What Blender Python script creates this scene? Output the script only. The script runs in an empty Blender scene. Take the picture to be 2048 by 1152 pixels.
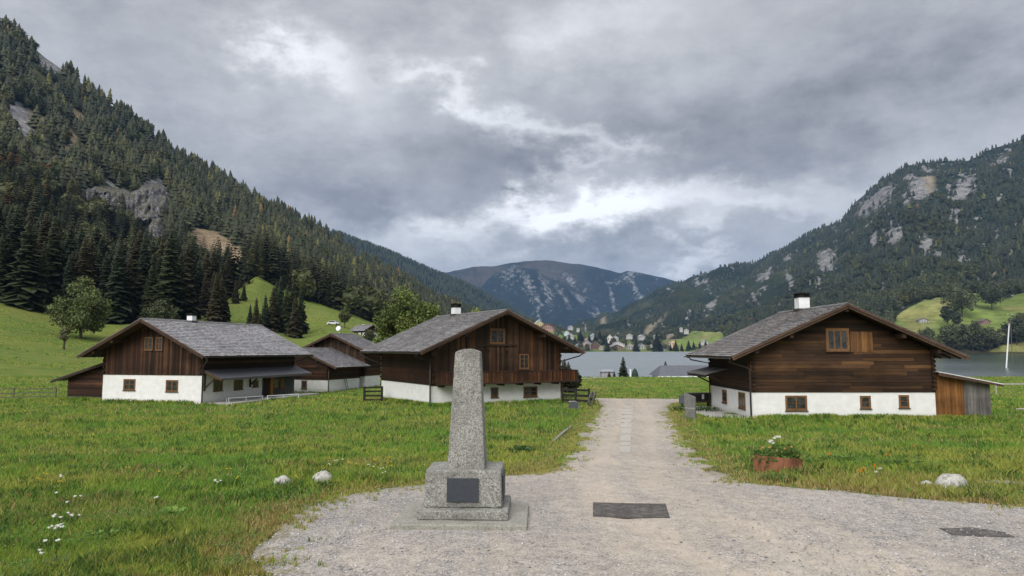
import bpy, math, random
import numpy as np
from mathutils import Vector

S = bpy.context.scene
COL = S.collection
rnd = random.Random(7)
RG = np.random.default_rng(11)

# ------------------------------------------------------------------ camera
F, CH = 1365.33, 4.0
TH = math.atan((699 - 576) / F)
cd = bpy.data.cameras.new('camera'); cam = bpy.data.objects.new('camera', cd); COL.objects.link(cam)
cd.lens = 24.0; cd.sensor_width = 36.0; cd.clip_start = 0.1; cd.clip_end = 40000
cam.location = (0, 0, CH); cam.rotation_euler = (math.pi / 2 + TH, 0, 0)
S.camera = cam

# ------------------------------------------------------------------ world
SUN_EL, SUN_AZ = math.radians(40), math.radians(203)      # azimuth measured from +Y clockwise
w = bpy.data.worlds.new('World'); S.world = w; w.use_nodes = True
SKY_BASE, SKY_NOISE, SKY_GAIN = 0.345, 0.50, 1.0

def build_world():
    nt = w.node_tree; nt.nodes.clear(); L = nt.links
    def N(t, **k):
        n = nt.nodes.new(t)
        for a, b in k.items(): setattr(n, a, b)
        return n
    def m(op, a, b=None, c=None):
        n = N('ShaderNodeMath', operation=op)
        for i, x in enumerate((a, b, c)):
            if x is None: continue
            if isinstance(x, (int, float)): n.inputs[i].default_value = x
            else: L.new(x, n.inputs[i])
        return n.outputs[0]
    tc = N('ShaderNodeTexCoord'); d = tc.outputs['Generated']
    sep = N('ShaderNodeSeparateXYZ'); L.new(d, sep.inputs[0])
    X, Y, Z = sep.outputs
    az = m('MULTIPLY', m('ARCTAN2', X, Y), 57.2958)
    el = m('MULTIPLY', m('ARCSINE', Z), 57.2958)
    def noise(scale, det, rough, zs=1.0, off=0.0):
        mp = N('ShaderNodeMapping'); mp.inputs['Scale'].default_value = (1, 1, zs)
        mp.inputs['Location'].default_value = (off, off * .7, off * .3)
        L.new(d, mp.inputs[0])
        n = N('ShaderNodeTexNoise'); n.inputs['Scale'].default_value = scale
        n.inputs['Detail'].default_value = det; n.inputs['Roughness'].default_value = rough
        L.new(mp.outputs[0], n.inputs['Vector'])
        return m('SUBTRACT', n.outputs['Fac'], 0.5)
    n1 = noise(4.5, 9, .6, 1.6, 1.3); n2 = noise(6, 9, .6, 1.6, 7.7)
    n3 = noise(2.6, 8, .55, 2.2, 3.1); n4 = noise(15, 8, .65, 1.8, 5.5); n5 = noise(17, 8, .65, 1.8, 9.5)
    azw = m('ADD', az, m('ADD', m('MULTIPLY', n1, 26), m('MULTIPLY', n4, 7))); elw = m('ADD', el, m('ADD', m('MULTIPLY', n2, 12), m('MULTIPLY', n5, 4)))
    # (u, v, su, sv, rot deg, amplitude) of the larger cloud masses as directions of the sky
    B = [(640, 92, 110, 34, -14, .40), (555, 60, 46, 30, 0, .16), (860, 122, 80, 18, -10, .20), (975, 190, 100, 26, -35, .30),
         (1080, 232, 80, 22, -15, .32), (1190, 270, 60, 20, -20, .32), (1250, 292, 60, 12, 0, .25), (1160, 322, 46, 12, 0, .34),
         (1190, 412, 200, 36, 8, .72), (1290, 450, 130, 26, 4, .22), (1045, 388, 60, 18, 20, .35), (1340, 512, 60, 16, -8, .45), (1405, 468, 34, 11, 0, .3),
         (1550, 425, 110, 22, 0, .28), (1540, 365, 70, 14, 0, .15), (900, 470, 120, 20, 10, .16), (1190, 15, 150, 40, 0, .26),
         (60, 30, 200, 60, 0, .1), (800, 520, 120, 16, 10, .14),(1290,130,260,60,0,.05),(700,230,200,50,0,.12),
         (840, 335, 260, 60, 10, -.13), (730, 412, 200, 34, 2, -.20), (1000, 385, 22, 14, -20, -.35), (1000, 322, 90, 30, 0, -.06),
         (1480, 235, 300, 60, 4, -.17), (1350, 355, 150, 26, 5, -.22), (1640, 330, 170, 40, -8, -.18), (1180, 495, 220, 24, 4, -.26),
         (250, 260, 300, 120, -30, -.06), (1800, 200, 260, 90, 0, -.12), (1880, 40, 200, 60, 0, -.04), (1150, 290, 60, 20, 0, -.12)]
    tot = None
    for (u, v, su, sv, r, a) in B:
        a0 = math.degrees(math.atan((u - 1024) / F)); e0 = math.degrees(math.atan((699 - v) / F * math.cos(math.radians(a0))))
        k = .042 * math.cos(math.radians(a0)); sa, se = su * k, sv * k
        c, s = math.cos(math.radians(r)), math.sin(math.radians(r))
        da = m('SUBTRACT', azw, a0); de = m('SUBTRACT', elw, e0)
        p = m('ADD', m('MULTIPLY', da, c / sa), m('MULTIPLY', de, s / sa))
        q = m('ADD', m('MULTIPLY', da, -s / se), m('MULTIPLY', de, c / se))
        g = m('ADD', m('MULTIPLY', p, p), m('MULTIPLY', q, q))
        g = m('EXPONENT', m('MULTIPLY', g, -.5))
        g = m('MULTIPLY', g, a)
        tot = g if tot is None else m('ADD', tot, g)
    t = m('ADD', tot, m('MULTIPLY', n3, SKY_NOISE)); t = m('ADD', t, m('MULTIPLY', n4, .42))
    t = m('ADD', t, SKY_BASE)
    t = m('ADD', t, m('MULTIPLY', n1, .25))
    t = m('ADD', m('MULTIPLY', t, 1.08), -.03)
    ramp = N('ShaderNodeValToRGB'); L.new(t, ramp.inputs[0]); R = ramp.color_ramp
    R.elements[0].position = -0.0; R.elements[0].color = (.16, .162, .176, 1)
    R.elements[1].position = 1.0; R.elements[1].color = (.80, .81, .83, 1)
    for p, c in ((.2, (.262, .264, .280, 1)), (.42, (.375, .378, .393, 1)), (.62, (.48, .484, .50, 1)), (.8, (.61, .618, .64, 1))):
        e = R.elements.new(p); e.color = c
    gain = N('ShaderNodeMapRange'); L.new(el, gain.inputs[0])
    gain.inputs[1].default_value = 34; gain.inputs[2].default_value = 75; gain.inputs[3].default_value = 1.0; gain.inputs[4].default_value = 3.0
    low = N('ShaderNodeMapRange'); L.new(el, low.inputs[0])
    low.inputs[1].default_value = -8; low.inputs[2].default_value = 0; low.inputs[3].default_value = .25; low.inputs[4].default_value = 1.0
    sc = N('ShaderNodeVectorMath', operation='SCALE'); L.new(ramp.outputs[0], sc.inputs[0]); L.new(m('MULTIPLY', gain.outputs[0], low.outputs[0]), sc.inputs['Scale'])
    b1 = N('ShaderNodeBackground'); L.new(sc.outputs[0], b1.inputs[0]); b1.inputs[1].default_value = SKY_GAIN
    sky = N('ShaderNodeTexSky'); sky.sky_type = 'NISHITA'; sky.sun_disc = False
    sky.sun_elevation = SUN_EL; sky.sun_rotation = SUN_AZ
    b2 = N('ShaderNodeBackground'); L.new(sky.outputs[0], b2.inputs[0]); b2.inputs[1].default_value = 0.06
    ad = N('ShaderNodeMixShader'); ad.inputs[0].default_value = .05
    L.new(b1.outputs[0], ad.inputs[1]); L.new(b2.outputs[0], ad.inputs[2])
    o = N('ShaderNodeOutputWorld'); L.new(ad.outputs[0], o.inputs[0])
build_world()

sd = bpy.data.lights.new('sun', 'SUN'); sun = bpy.data.objects.new('sun', sd); COL.objects.link(sun)
sd.energy = 2.3; sd.angle = math.radians(45); sd.color = (1, .97, .93)
sdir = Vector((math.sin(SUN_AZ) * math.cos(SUN_EL), math.cos(SUN_AZ) * math.cos(SUN_EL), math.sin(SUN_EL)))
sun.rotation_euler = (-sdir).to_track_quat('-Z', 'Y').to_euler()
S.view_settings.view_transform = 'Standard'; S.view_settings.look = 'None'
S.view_settings.exposure = 0.6; S.view_settings.gamma = 1.0
try: S.cycles.volume_bounces = 1; S.cycles.max_bounces = 6; S.cycles.use_denoising = True
except Exception: pass

# ------------------------------------------------------------------ maths
def ss(t): t = np.clip(t, 0, 1); return t * t * (3 - 2 * t)
def _h(ix, iy, s):
    n = (ix.astype(np.int64) * 374761393 + iy.astype(np.int64) * 668265263 + s * 974634777) & 0x7fffffff
    n = ((n ^ (n >> 13)) * 1274126177) & 0x7fffffff
    return ((n ^ (n >> 16)) & 0xffff) / 65535.0
def vn(x, y, s=0):
    x = np.asarray(x, float); y = np.asarray(y, float)
    ix = np.floor(x); iy = np.floor(y); fx = ss(x - ix); fy = ss(y - iy)
    a = _h(ix, iy, s); b = _h(ix + 1, iy, s); c = _h(ix, iy + 1, s); d = _h(ix + 1, iy + 1, s)
    return (a * (1 - fx) + b * fx) * (1 - fy) + (c * (1 - fx) + d * fx) * fy
def fbm(x, y, s=0, o=4):
    r = 0; a = .5; t = 0
    for i in range(o):
        r = r + a * vn(x, y, s + i); t += a; a *= .5; x = x * 2.03; y = y * 2.03
    return r / t          # 0..1
def lerp_t(u, tab, k): return np.interp(u, [r[0] for r in tab], [r[k] for r in tab])
def inpoly(x, y, P):
    x = np.asarray(x, float); y = np.asarray(y, float); r = np.zeros(np.broadcast(x, y).shape, bool); n = len(P)
    for i in range(n):
        x1, y1 = P[i]; x2, y2 = P[(i + 1) % n]
        c = ((y1 > y) != (y2 > y)) & (x < (x2 - x1) * (y - y1) / ((y2 - y1) or 1e-9) + x1)
        r ^= c
    return r
def ray(u, v):
    X = (u - 1024) / F; s = (576 - v) / F
    return Vector((X, math.cos(TH) - s * math.sin(TH), math.sin(TH) + s * math.cos(TH)))

# left slope foot and ridge: (u, depth foot, v foot, depth ridge, v ridge)
LM = [(-1400, 180, 430, 700, -700), (-400, 168, 545, 950, -160), (0, 185, 598, 1000, 48), (60, 187, 615, 1000, 98), (100, 188, 628, 1010, 125), (150, 190, 640, 1020, 160),
      (210, 192, 650, 1040, 206), (260, 196, 650, 1060, 240), (350, 205, 645, 1090, 306), (400, 225, 635, 1110, 336), (450, 260, 606, 1130, 366),
      (480, 295, 578, 1140, 384), (511, 330, 554, 1150, 400), (547, 350, 571, 1160, 418), (608, 358, 600, 1180, 450), (680, 370, 622, 1200, 494), (760, 400, 650, 1260, 540),
      (860, 600, 668, 1400, 592), (930, 900, 680, 1600, 620), (1000, 1300, 684, 1900, 634), (1050, 1500, 686, 2100, 640), (1100, 1650, 688, 2300, 655), (1200, 1750, 696, 2400, 684), (1290, 1800, 702, 2500, 701), (1500, 1900, 706, 2500, 706)]
RM = [(900, 1500, 703.4, 5400, 690), (1100, 1500, 703.4, 5200, 672), (1190, 1500, 703.4, 5000, 646), (1250, 1500, 703.4, 4800, 620), (1310, 1500, 703.4, 4500, 591), (1370, 1500, 703.4, 4200, 568), (1440, 1450, 703.6, 3950, 542),
      (1500, 1300, 704.2, 3700, 528), (1560, 1200, 704.6, 3500, 501), (1620, 1100, 705, 3300, 471), (1690, 1000, 705.6, 3100, 444), (1720, 960, 706, 3000, 402), (1780, 900, 706.6, 2900, 350), (1830, 870, 706.8, 2800, 320),
      (1900, 855, 707, 2750, 312), (1960, 850, 707, 2700, 312), (2000, 850, 707, 2650, 294), (2048, 850, 707, 2600, 279), (2400, 800, 707.6, 2300, 150), (3400, 700, 709, 1800, -300)]
BR = [(430, 2100, 690, 2900, 392), (600, 2200, 695, 3000, 436), (680, 2300, 697, 3200, 468), (760, 2300, 697, 3200, 498), (840, 2400, 698, 3300, 528), (920, 2500, 698, 3400, 560), (1000, 2600, 698, 3500, 602), (1060, 2700, 698, 3500, 641), (1130, 2700, 698, 3500, 680), (1250, 2700, 698, 3500, 700)]
FM = [(700, 4600, 698, 7600, 585), (860, 4600, 698, 7500, 556), (940, 4600, 698, 7500, 541), (1000, 4600, 698, 7500, 532), (1050, 4600, 698, 7500, 524), (1090, 4600, 698, 7500, 521), (1150, 4600, 698, 7500, 527), (1230, 4600, 698, 7500, 543), (1290, 4600, 698, 7500, 549), (1330, 4600, 698, 7400, 556), (1370, 4600, 698, 7300, 570), (1450, 4600, 698, 7200, 600), (1700, 4600, 698, 7200, 660)]

def mt_point(tab, u, t, p, amp=0.0, lam=120., seed=1):
    df, vf, dr, vr = (lerp_t(u, tab, k) for k in (1, 2, 3, 4))
    tt = np.clip(t, 0, 1)
    d = df + (dr - df) * tt ** p; v = vf + (vr - vf) * tt
    z = CH + (699 - v) / F * d
    x = (u - 1024) / F * d; y = d + 0 * u
    if amp:
        n = fbm(x / lam, y / lam, seed, 5) - .5
        z = z + n * amp * d / 1000. * np.clip(tt * 6, 0, 1) * np.clip((1 - tt) * 5 + .25, 0, 1)
    return x, y, z, v
def zf_left(u): return CH + (699 - lerp_t(u, LM, 2)) / F * lerp_t(u, LM, 1)

def zg(x, y):
    """height of the ground (meadows, lawns, lake bed)"""
    x = np.asarray(x, float); y = np.asarray(y, float)
    z = 1.0 * (1 - ss((y - 13) / 23))
    z = z - .3 * ss((-x - 12) / 10) * ss((y - 38) / 12) - .2 * ss((-x - 8) / 8) * ss((y - 60) / 10)
    yy = np.maximum(y, 30.); u = 1024 + F * x / yy
    df = lerp_t(u, LM, 1); zf = zf_left(u)
    st = 60 + 18 * ss((u - 100) / 300)
    t = np.clip((y - st) / (df - st), 0, None)
    up = (zf + .5) * np.minimum(t, 1) ** (2 - .62 * ss((u - 590) / 90)) - np.clip(y - df, 0, None) * .2
    lw = ss((u - 1000) / 110)
    dn = -3.6 * ss((y - 101) / 14)
    z = z + up * (1 - lw) + dn * lw
    z = z + (fbm(x / 14, y / 14, 5, 3) - .5) * .25 * ss((y - 16) / 10) + (fbm(x / 2.5, y / 2.5, 9, 3) - .5) * .05 * ss((y - 9) / 8)
    return z
def zg1(x, y): return float(zg(x, y))
def gp(u, v):
    """point of the ground seen in direction (u, v)"""
    r = ray(u, v); o = Vector((0, 0, CH)); lo = 2.0; t = 3.0
    while t < 420:
        p = o + r * t
        if p.z < zg1(p.x, p.y): break
        lo = t; t *= 1.04
    hi = t
    for _ in range(22):
        m = (lo + hi) / 2; p = o + r * m
        if p.z < zg1(p.x, p.y): hi = m
        else: lo = m
    p = o + r * hi
    return Vector((p.x, p.y, zg1(p.x, p.y)))

# ------------------------------------------------------------------ mesh helpers
def link(name, me, mat, parent=None, smooth=False):
    o = bpy.data.objects.new(name, me); COL.objects.link(o)
    if mat: me.materials.append(mat)
    if smooth: me.polygons.foreach_set('use_smooth', [True] * len(me.polygons))
    if parent: o.parent = parent
    return o
def tag(o, label=None, cat=None, group=None, kind=None):
    if label: o['label'] = label
    if cat: o['category'] = cat
    if group: o['group'] = group
    if kind: o['kind'] = kind
    return o
def thing(name, label, cat, loc=(0, 0, 0), rz=0, group=None):
    o = bpy.data.objects.new(name, None); COL.objects.link(o); o.empty_display_size = .3
    o.location = loc; o.rotation_euler = (0, 0, rz)
    return tag(o, label, cat, group)
def npmesh(name, V, T, mat=None, parent=None, col=None, smooth=False, extra=None, mesh_only=False):
    """V (n,3), T (m,k) faces, col (n,3) vertex colours"""
    me = bpy.data.meshes.new(name); V = np.ascontiguousarray(V, np.float32); T = np.ascontiguousarray(T, np.int32)
    m, k = T.shape
    me.vertices.add(len(V)); me.vertices.foreach_set('co', V.ravel())
    me.loops.add(m * k); me.loops.foreach_set('vertex_index', T.ravel())
    me.polygons.add(m); me.polygons.foreach_set('loop_start', np.arange(0, m * k, k, dtype=np.int32))
    if col is not None:
        a = me.color_attributes.new('col', 'FLOAT_COLOR', 'POINT')
        c = np.ones((len(V), 4), np.float32); c[:, :3] = col; a.data.foreach_set('color', c.ravel())
    for k2, arr in (extra or {}).items():
        a = me.attributes.new(k2, 'FLOAT', 'POINT'); a.data.foreach_set('value', np.ascontiguousarray(arr, np.float32))
    me.update(calc_edges=True); me.validate()
    if mesh_only:
        if mat: me.materials.append(mat)
        return me
    return link(name, me, mat, parent, smooth)
class MB:
    def __init__(s): s.v = []; s.f = []; s.c = []
    def face(s, pts, c=(1, 1, 1)):
        b = len(s.v); s.v += [tuple(p) for p in pts]; s.f.append(list(range(b, b + len(pts)))); s.c.append(c)
    def hexa(s, P, c=(1, 1, 1)):
        b = len(s.v); s.v += [tuple(p) for p in P]
        for q in ((0, 3, 2, 1), (4, 5, 6, 7), (0, 1, 5, 4), (1, 2, 6, 5), (2, 3, 7, 6), (3, 0, 4, 7)):
            s.f.append([b + i for i in q]); s.c.append(c)
    def box(s, x0, x1, y0, y1, z0, z1, c=(1, 1, 1)):
        s.hexa([(x0, y0, z0), (x1, y0, z0), (x1, y1, z0), (x0, y1, z0), (x0, y0, z1), (x1, y0, z1), (x1, y1, z1), (x0, y1, z1)], c)
    def obox(s, o, a, b, n, A, B, N, c=(1, 1, 1)):
        """box in a frame: origin o, axes a,b,n with ranges"""
        P = []
        for k in N:
            for (i, j) in ((0, 0), (1, 0), (1, 1), (0, 1)):
                P.append(o + a * A[i] + b * B[j] + n * k)
        s.hexa(P, c)
    def beam(s, p, q, w, h, c=(1, 1, 1), up=Vector((0, 0, 1))):
        p = Vector(p); q = Vector(q); d = (q - p).normalized(); sd_ = d.cross(up)
        if sd_.length < 1e-3: sd_ = Vector((1, 0, 0))
        sd_.normalize(); u2 = sd_.cross(d)
        s.hexa([e + sd_ * (a * w / 2) + u2 * (b * h / 2) for e in (p, q) for a, b in ((-1, -1), (1, -1), (1, 1), (-1, 1))], c)
    def tube(s, path, rad, n=8, c=(1, 1, 1), cap=True):
        path = [Vector(p) for p in path]
        if not isinstance(rad, (list, tuple)): rad = [rad] * len(path)
        b = len(s.v)
        for i, p in enumerate(path):
            d = (path[min(i + 1, len(path) - 1)] - path[max(i - 1, 0)]).normalized()
            a = d.cross(Vector((0, 0, 1)) if abs(d.z) < .9 else Vector((1, 0, 0))).normalized(); e = d.cross(a)
            for k in range(n):
                t = 2 * math.pi * k / n; s.v.append(tuple(p + (a * math.cos(t) + e * math.sin(t)) * rad[i]))
        for i in range(len(path) - 1):
            for k in range(n):
                s.f.append([b + i * n + k, b + i * n + (k + 1) % n, b + (i + 1) * n + (k + 1) % n, b + (i + 1) * n + k]); s.c.append(c)
        if cap:
            s.f.append([b + k for k in range(n)][::-1]); s.c.append(c)
            s.f.append([b + (len(path) - 1) * n + k for k in range(n)]); s.c.append(c)
    def build(s, name, mat, parent=None, smooth=False, bevel=0):
        me = bpy.data.meshes.new(name); me.from_pydata(s.v, [], s.f)
        a = me.color_attributes.new('col', 'FLOAT_COLOR', 'CORNER')
        buf = []
        for f, c in zip(s.f, s.c): buf += [c[0], c[1], c[2], 1.0] * len(f)
        a.data.foreach_set('color', buf)
        me.update()
        o = link(name, me, mat, parent, smooth)
        if bevel:
            b = o.modifiers.new('b', 'BEVEL'); b.width = bevel; b.segments = 2; b.limit_method = 'ANGLE'
        return o
def jit(c, a):
    k = 1 + rnd.uniform(-a, a); return tuple(x * k for x in c)

# ------------------------------------------------------------------ materials
class NT:
    def __init__(s, name):
        s.m = bpy.data.materials.new(name); s.m.use_nodes = True; s.t = s.m.node_tree; s.L = s.t.links
        s.t.nodes.clear(); s.out = s.t.nodes.new('ShaderNodeOutputMaterial')
        s.p = s.t.nodes.new('ShaderNodeBsdfPrincipled'); s.L.new(s.p.outputs[0], s.out.inputs[0])
        s.p.inputs['Specular IOR Level'].default_value = .25
    def n(s, t, **k):
        x = s.t.nodes.new(t)
        for a, b in k.items(): setattr(x, a, b)
        return x
    def set(s, sock, v):
        if v is None: return
        if isinstance(v, bpy.types.NodeSocket): s.L.new(v, sock)
        elif isinstance(v, (tuple, list)) and len(v) == 3 and sock.type == 'RGBA': sock.default_value = (*v, 1)
        else: sock.default_value = v
    def math(s, op, a, b=None):
        x = s.n('ShaderNodeMath', operation=op); s.set(x.inputs[0], a); s.set(x.inputs[1], b); return x.outputs[0]
    def coord(s, scale=(1, 1, 1), kind='Object'):
        tc = s.n('ShaderNodeTexCoord')
        src = s.n('ShaderNodeNewGeometry').outputs['Position'] if kind == 'World' else tc.outputs[kind]
        mp = s.n('ShaderNodeMapping'); s.L.new(src, mp.inputs[0])
        mp.inputs['Scale'].default_value = scale if isinstance(scale, (tuple, list)) else (scale,) * 3
        return mp.outputs[0]
    def noise(s, scale, det=4, rough=.55, kind='Object'):
        x = s.n('ShaderNodeTexNoise'); s.L.new(s.coord(scale, kind), x.inputs['Vector'])
        x.inputs['Scale'].default_value = 1; x.inputs['Detail'].default_value = det; x.inputs['Roughness'].default_value = rough
        return x.outputs['Fac']
    def voro(s, scale, kind='Object', out='Distance', feature='F1'):
        x = s.n('ShaderNodeTexVoronoi', feature=feature); s.L.new(s.coord(scale, kind), x.inputs['Vector']); x.inputs['Scale'].default_value = 1
        return x.outputs[out]
    def rng(s, v, a, b, c, d):
        x = s.n('ShaderNodeMapRange'); s.set(x.inputs[0], v)
        for i, k in enumerate((a, b, c, d)): x.inputs[i + 1].default_value = k
        return x.outputs[0]
    def mix(s, fac, a, b, mode='MIX'):
        x = s.n('ShaderNodeMix', data_type='RGBA', blend_type=mode); s.set(x.inputs[0], fac); s.set(x.inputs[6], a); s.set(x.inputs[7], b); return x.outputs[2]
    def mul(s, col, fac):
        x = s.n('ShaderNodeVectorMath', operation='SCALE'); s.set(x.inputs[0], col if not isinstance(col, tuple) else col); s.set(x.inputs['Scale'], fac); return x.outputs[0]
    def attr(s, name='col', fac=False):
        x = s.n('ShaderNodeAttribute', attribute_name=name); return x.outputs['Fac' if fac else 'Color']
    def bump(s, h, strength=.5, dist=.02):
        x = s.n('ShaderNodeBump'); s.set(x.inputs['Height'], h); x.inputs['Strength'].default_value = strength; x.inputs['Distance'].default_value = dist
        s.L.new(x.outputs[0], s.p.inputs['Normal'])
    def base(s, c, rough=.8):
        s.set(s.p.inputs['Base Color'], c); s.set(s.p.inputs['Roughness'], rough); return s.m

def simple(name, col=None, rough=.8, sc=6, amp=.25, bump=0, bs=40, metal=0):
    m = NT(name); c = m.attr() if col is None else col
    n = m.rng(m.noise(sc, 5), .3, .7, 1 - amp, 1 + amp)
    base = m.mul(c if not isinstance(c, tuple) else m.rgb(c), n) if col is None else m.mix(1.0, col, m.comb(n), 'MULTIPLY')
    if bump: m.bump(m.noise(bs, 4), bump, .02)
    m.p.inputs['Metallic'].default_value = metal
    return m.base(base, rough)
def _comb(s, v):
    x = s.n('ShaderNodeCombineColor'); [s.set(x.inputs[i], v) for i in range(3)]; return x.outputs[0]
NT.comb = _comb

def wood(name, sc, amp=.45):
    """planks coloured per board in 'col'; grain along the short scale axis"""
    m = NT(name); g = m.noise(sc, 6, .65); big = m.noise((.35, .35, .6), 4)
    k = m.math('MULTIPLY', m.rng(g, .3, .7, 1 - amp, 1 + amp), m.rng(big, .32, .68, .55, 1.45))
    c = m.mul(m.attr(), k); m.bump(g, .5, .01)
    return m.base(c, .75)
W_VERT = wood('weathered_planks_upright', (22, 22, .9))
W_HORX = wood('weathered_planks_level', (.9, 22, 22))
W_HORY = wood('weathered_logs_level', (22, .9, 22))
W_ANY = wood('timber', (6, 6, 6), .3)
def plaster():
    m = NT('white_plaster'); n = m.noise(2.2, 5); d = m.noise((9, 9, 9), 6)
    tc = m.n('ShaderNodeTexCoord'); sp = m.n('ShaderNodeSeparateXYZ'); m.L.new(tc.outputs['Object'], sp.inputs[0])
    zz = m.math('ADD', sp.outputs[2], m.math('MULTIPLY', m.math('SUBTRACT', n, .5), .5))
    splash = m.rng(zz, -.05, .40, .75, 0)
    c = m.mix(m.rng(n, .3, .75, 0, 1), (.80, .80, .79), (.66, .66, .64))
    c = m.mix(splash, c, (.40, .40, .34))
    m.bump(d, .5, .02); return m.base(c, .9)
M_PLASTER = plaster()
def shingle_mat():
    m = NT('wooden_shingles'); n = m.noise((8, 8, 8), 5); st = m.noise((5, 40, 5), 3); big = m.noise(.5, 4)
    k = m.math('MULTIPLY', m.rng(n, .3, .7, .75, 1.25), m.rng(big, .3, .7, .8, 1.2)); c = m.mul(m.attr(), k)
    moss = m.rng(m.noise(1.3, 6, .7), .60, .72, 0, .35); c = m.mix(moss, c, (.075, .07, .035))
    m.bump(st, .4, .01); return m.base(c, .8)
M_SHINGLE = shingle_mat()
def glass(name, c=(.02, .022, .022)):
    m = NT(name); m.p.inputs['Specular IOR Level'].default_value = .5
    n = m.noise((3, 3, 5), 3); col = m.mix(m.rng(n, .4, .62, 0, 1), c, tuple(x * 2 + .012 for x in c)); return m.base(col, .12)
M_GLASS = glass('window_glass')
M_FRAME = simple('window_wood', (.17, .088, .036), .6, (14, 14, 4), .35)
M_DARKW = simple('dark_timber', (.035, .022, .015), .75, (8, 8, 8), .5)
M_FASC = simple('fascia_timber', (.075, .045, .03), .7, (6, 6, 6), .4)
M_METAL = simple('grey_gutter_metal', (.11, .105, .10), .45, 5, .2, metal=.6)
M_BROWNPIPE = simple('brown_pipe', (.06, .045, .04), .5, 5, .2)
M_CONC = simple('grey_concrete', (.34, .33, .31), .9, 3, .2, .3, 60)
M_SLATE = simple('dark_slate', (.075, .08, .09), .6, 8, .2, .2)
M_BLACK = simple('charred_black_timber', (.018, .016, .015), .7, 6, .4)
M_WHITEM = simple('white_sheet_metal', (.72, .74, .76), .45, 2, .1)
M_CHIM = simple('chimney_plaster', (.74, .75, .76), .85, 3, .1)
M_ATTR = simple('painted', None, .7, 4, .15)
M_FOL = simple('foliage', None, .65, .9, .35)
M_BARK = simple('bark', (.07, .055, .045), .9, 8, .4, .6, 20)
M_CAR = simple('car_paint', None, .25, 1, .03)

def mat_ground():
    m = NT('meadow_soil'); K = 'World'
    n1 = m.noise(.09, 5, .6, K); n2 = m.noise(.6, 6, .65, K); n3 = m.noise(5, 6, .7, K); n4 = m.noise(28, 4, .7, K); n5 = m.noise(.022, 3, .5, K)
    c = m.mix(m.rng(n1, .38, .62, 0, 1), (.155, .195, .042), (.105, .165, .035))
    c = m.mix(m.rng(n2, .42, .70, 0, .75), c, (.25, .23, .06))
    c = m.mix(m.rng(n5, .5, .62, 0, .45), c, (.22, .195, .055))
    c = m.mix(m.rng(n3, .35, .75, .5, 0), c, (.06, .10, .022))
    c = m.mul(c, m.math('MULTIPLY', m.rng(n4, .25, .75, .55, 1.5), m.rng(m.noise((.25, .9, .6), 6, .7, K), .3, .7, .78, 1.2)))
    m.bump(m.math('ADD', n4, m.math('MULTIPLY', n3, 2)), .9, .06)
    m.p.inputs['Specular IOR Level'].default_value = .08
    return m.base(c, .95)
def mat_gravel():
    m = NT('gravel'); K = 'World'
    v1 = m.voro(38, K, 'Color'); v2 = m.voro(85, K, 'Color'); d1 = m.voro(38, K); d2 = m.voro(16, K)
    sp = m.n('ShaderNodeSeparateColor'); m.L.new(v1, sp.inputs[0]); s2 = m.n('ShaderNodeSeparateColor'); m.L.new(v2, s2.inputs[0])
    tr = m.attr('track', True)
    big = m.noise(.8, 6, .65, K); mid = m.noise(4, 5, .65, K)
    tr2 = m.math('ADD', tr, m.math('MULTIPLY', m.math('SUBTRACT', big, .5), 1.3))
    stk = m.noise((2.2, .16, 1), 5, .6, K); tr2 = m.math('ADD', tr2, m.math('MULTIPLY', m.math('SUBTRACT', stk, .5), 1.5))
    tr2 = m.rng(m.math('ADD', tr2, m.math('MULTIPLY', m.math('SUBTRACT', mid, .5), .9)), .05, 1.0, 0, 1)
    c = m.mix(tr2, (.305, .287, .268), (.42, .368, .305))
    rv = m.math('MULTIPLY', m.rng(sp.outputs[0], 0, 1, .62, 1.36), m.rng(s2.outputs[1], 0, 1, .72, 1.28))
    k = m.math('ADD', m.math('MULTIPLY', m.math('SUBTRACT', rv, 1), m.rng(tr2, 0, 1, 1.05, .35)), 1.0)
    k = m.math('MULTIPLY', k, m.rng(mid, .25, .75, .80, 1.16)); k = m.math('MULTIPLY', k, m.rng(m.noise(.35, 5, .6, K), .3, .7, .88, 1.1))
    c = m.mul(c, k)
    tint = m.rng(sp.outputs[2], .8, 1, 0, .3); c = m.mix(tint, c, (.30, .22, .15))
    far = m.attr('weed', True)
    c = m.mix(m.rng(m.math('ADD', m.noise(3, 6, .7, K), m.math('MULTIPLY', far, .35)), .74, .86, 0, .55), c, (.14, .13, .05))
    h = m.math('ADD', m.math('MULTIPLY', d1, -1.), m.math('MULTIPLY', mid, .8))
    m.bump(h, .55, .02); m.p.inputs['Specular IOR Level'].default_value = .12
    return m.base(c, .95)
def mat_granite(name, a, b, sc=90, lich=.5):
    m = NT(name); n = m.noise(sc, 3, .8); f = m.noise(sc * .42, 4, .75); big = m.noise(3.2, 6, .6); mid = m.noise(14, 5, .65)
    c = m.mix(m.rng(n, .40, .60, 0, 1), b, a)
    c = m.mix(m.rng(f, .52, .62, 0, .55), c, (.06, .06, .055))
    c = m.mix(m.rng(big, .42, .68, 0, lich), c, (.11, .11, .10))
    c = m.mix(m.rng(mid, .56, .72, 0, lich * .9), c, (.40, .40, .30))
    m.bump(m.math('ADD', n, m.math('MULTIPLY', f, 1.2)), .6, .012); return m.base(c, .85)
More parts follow.
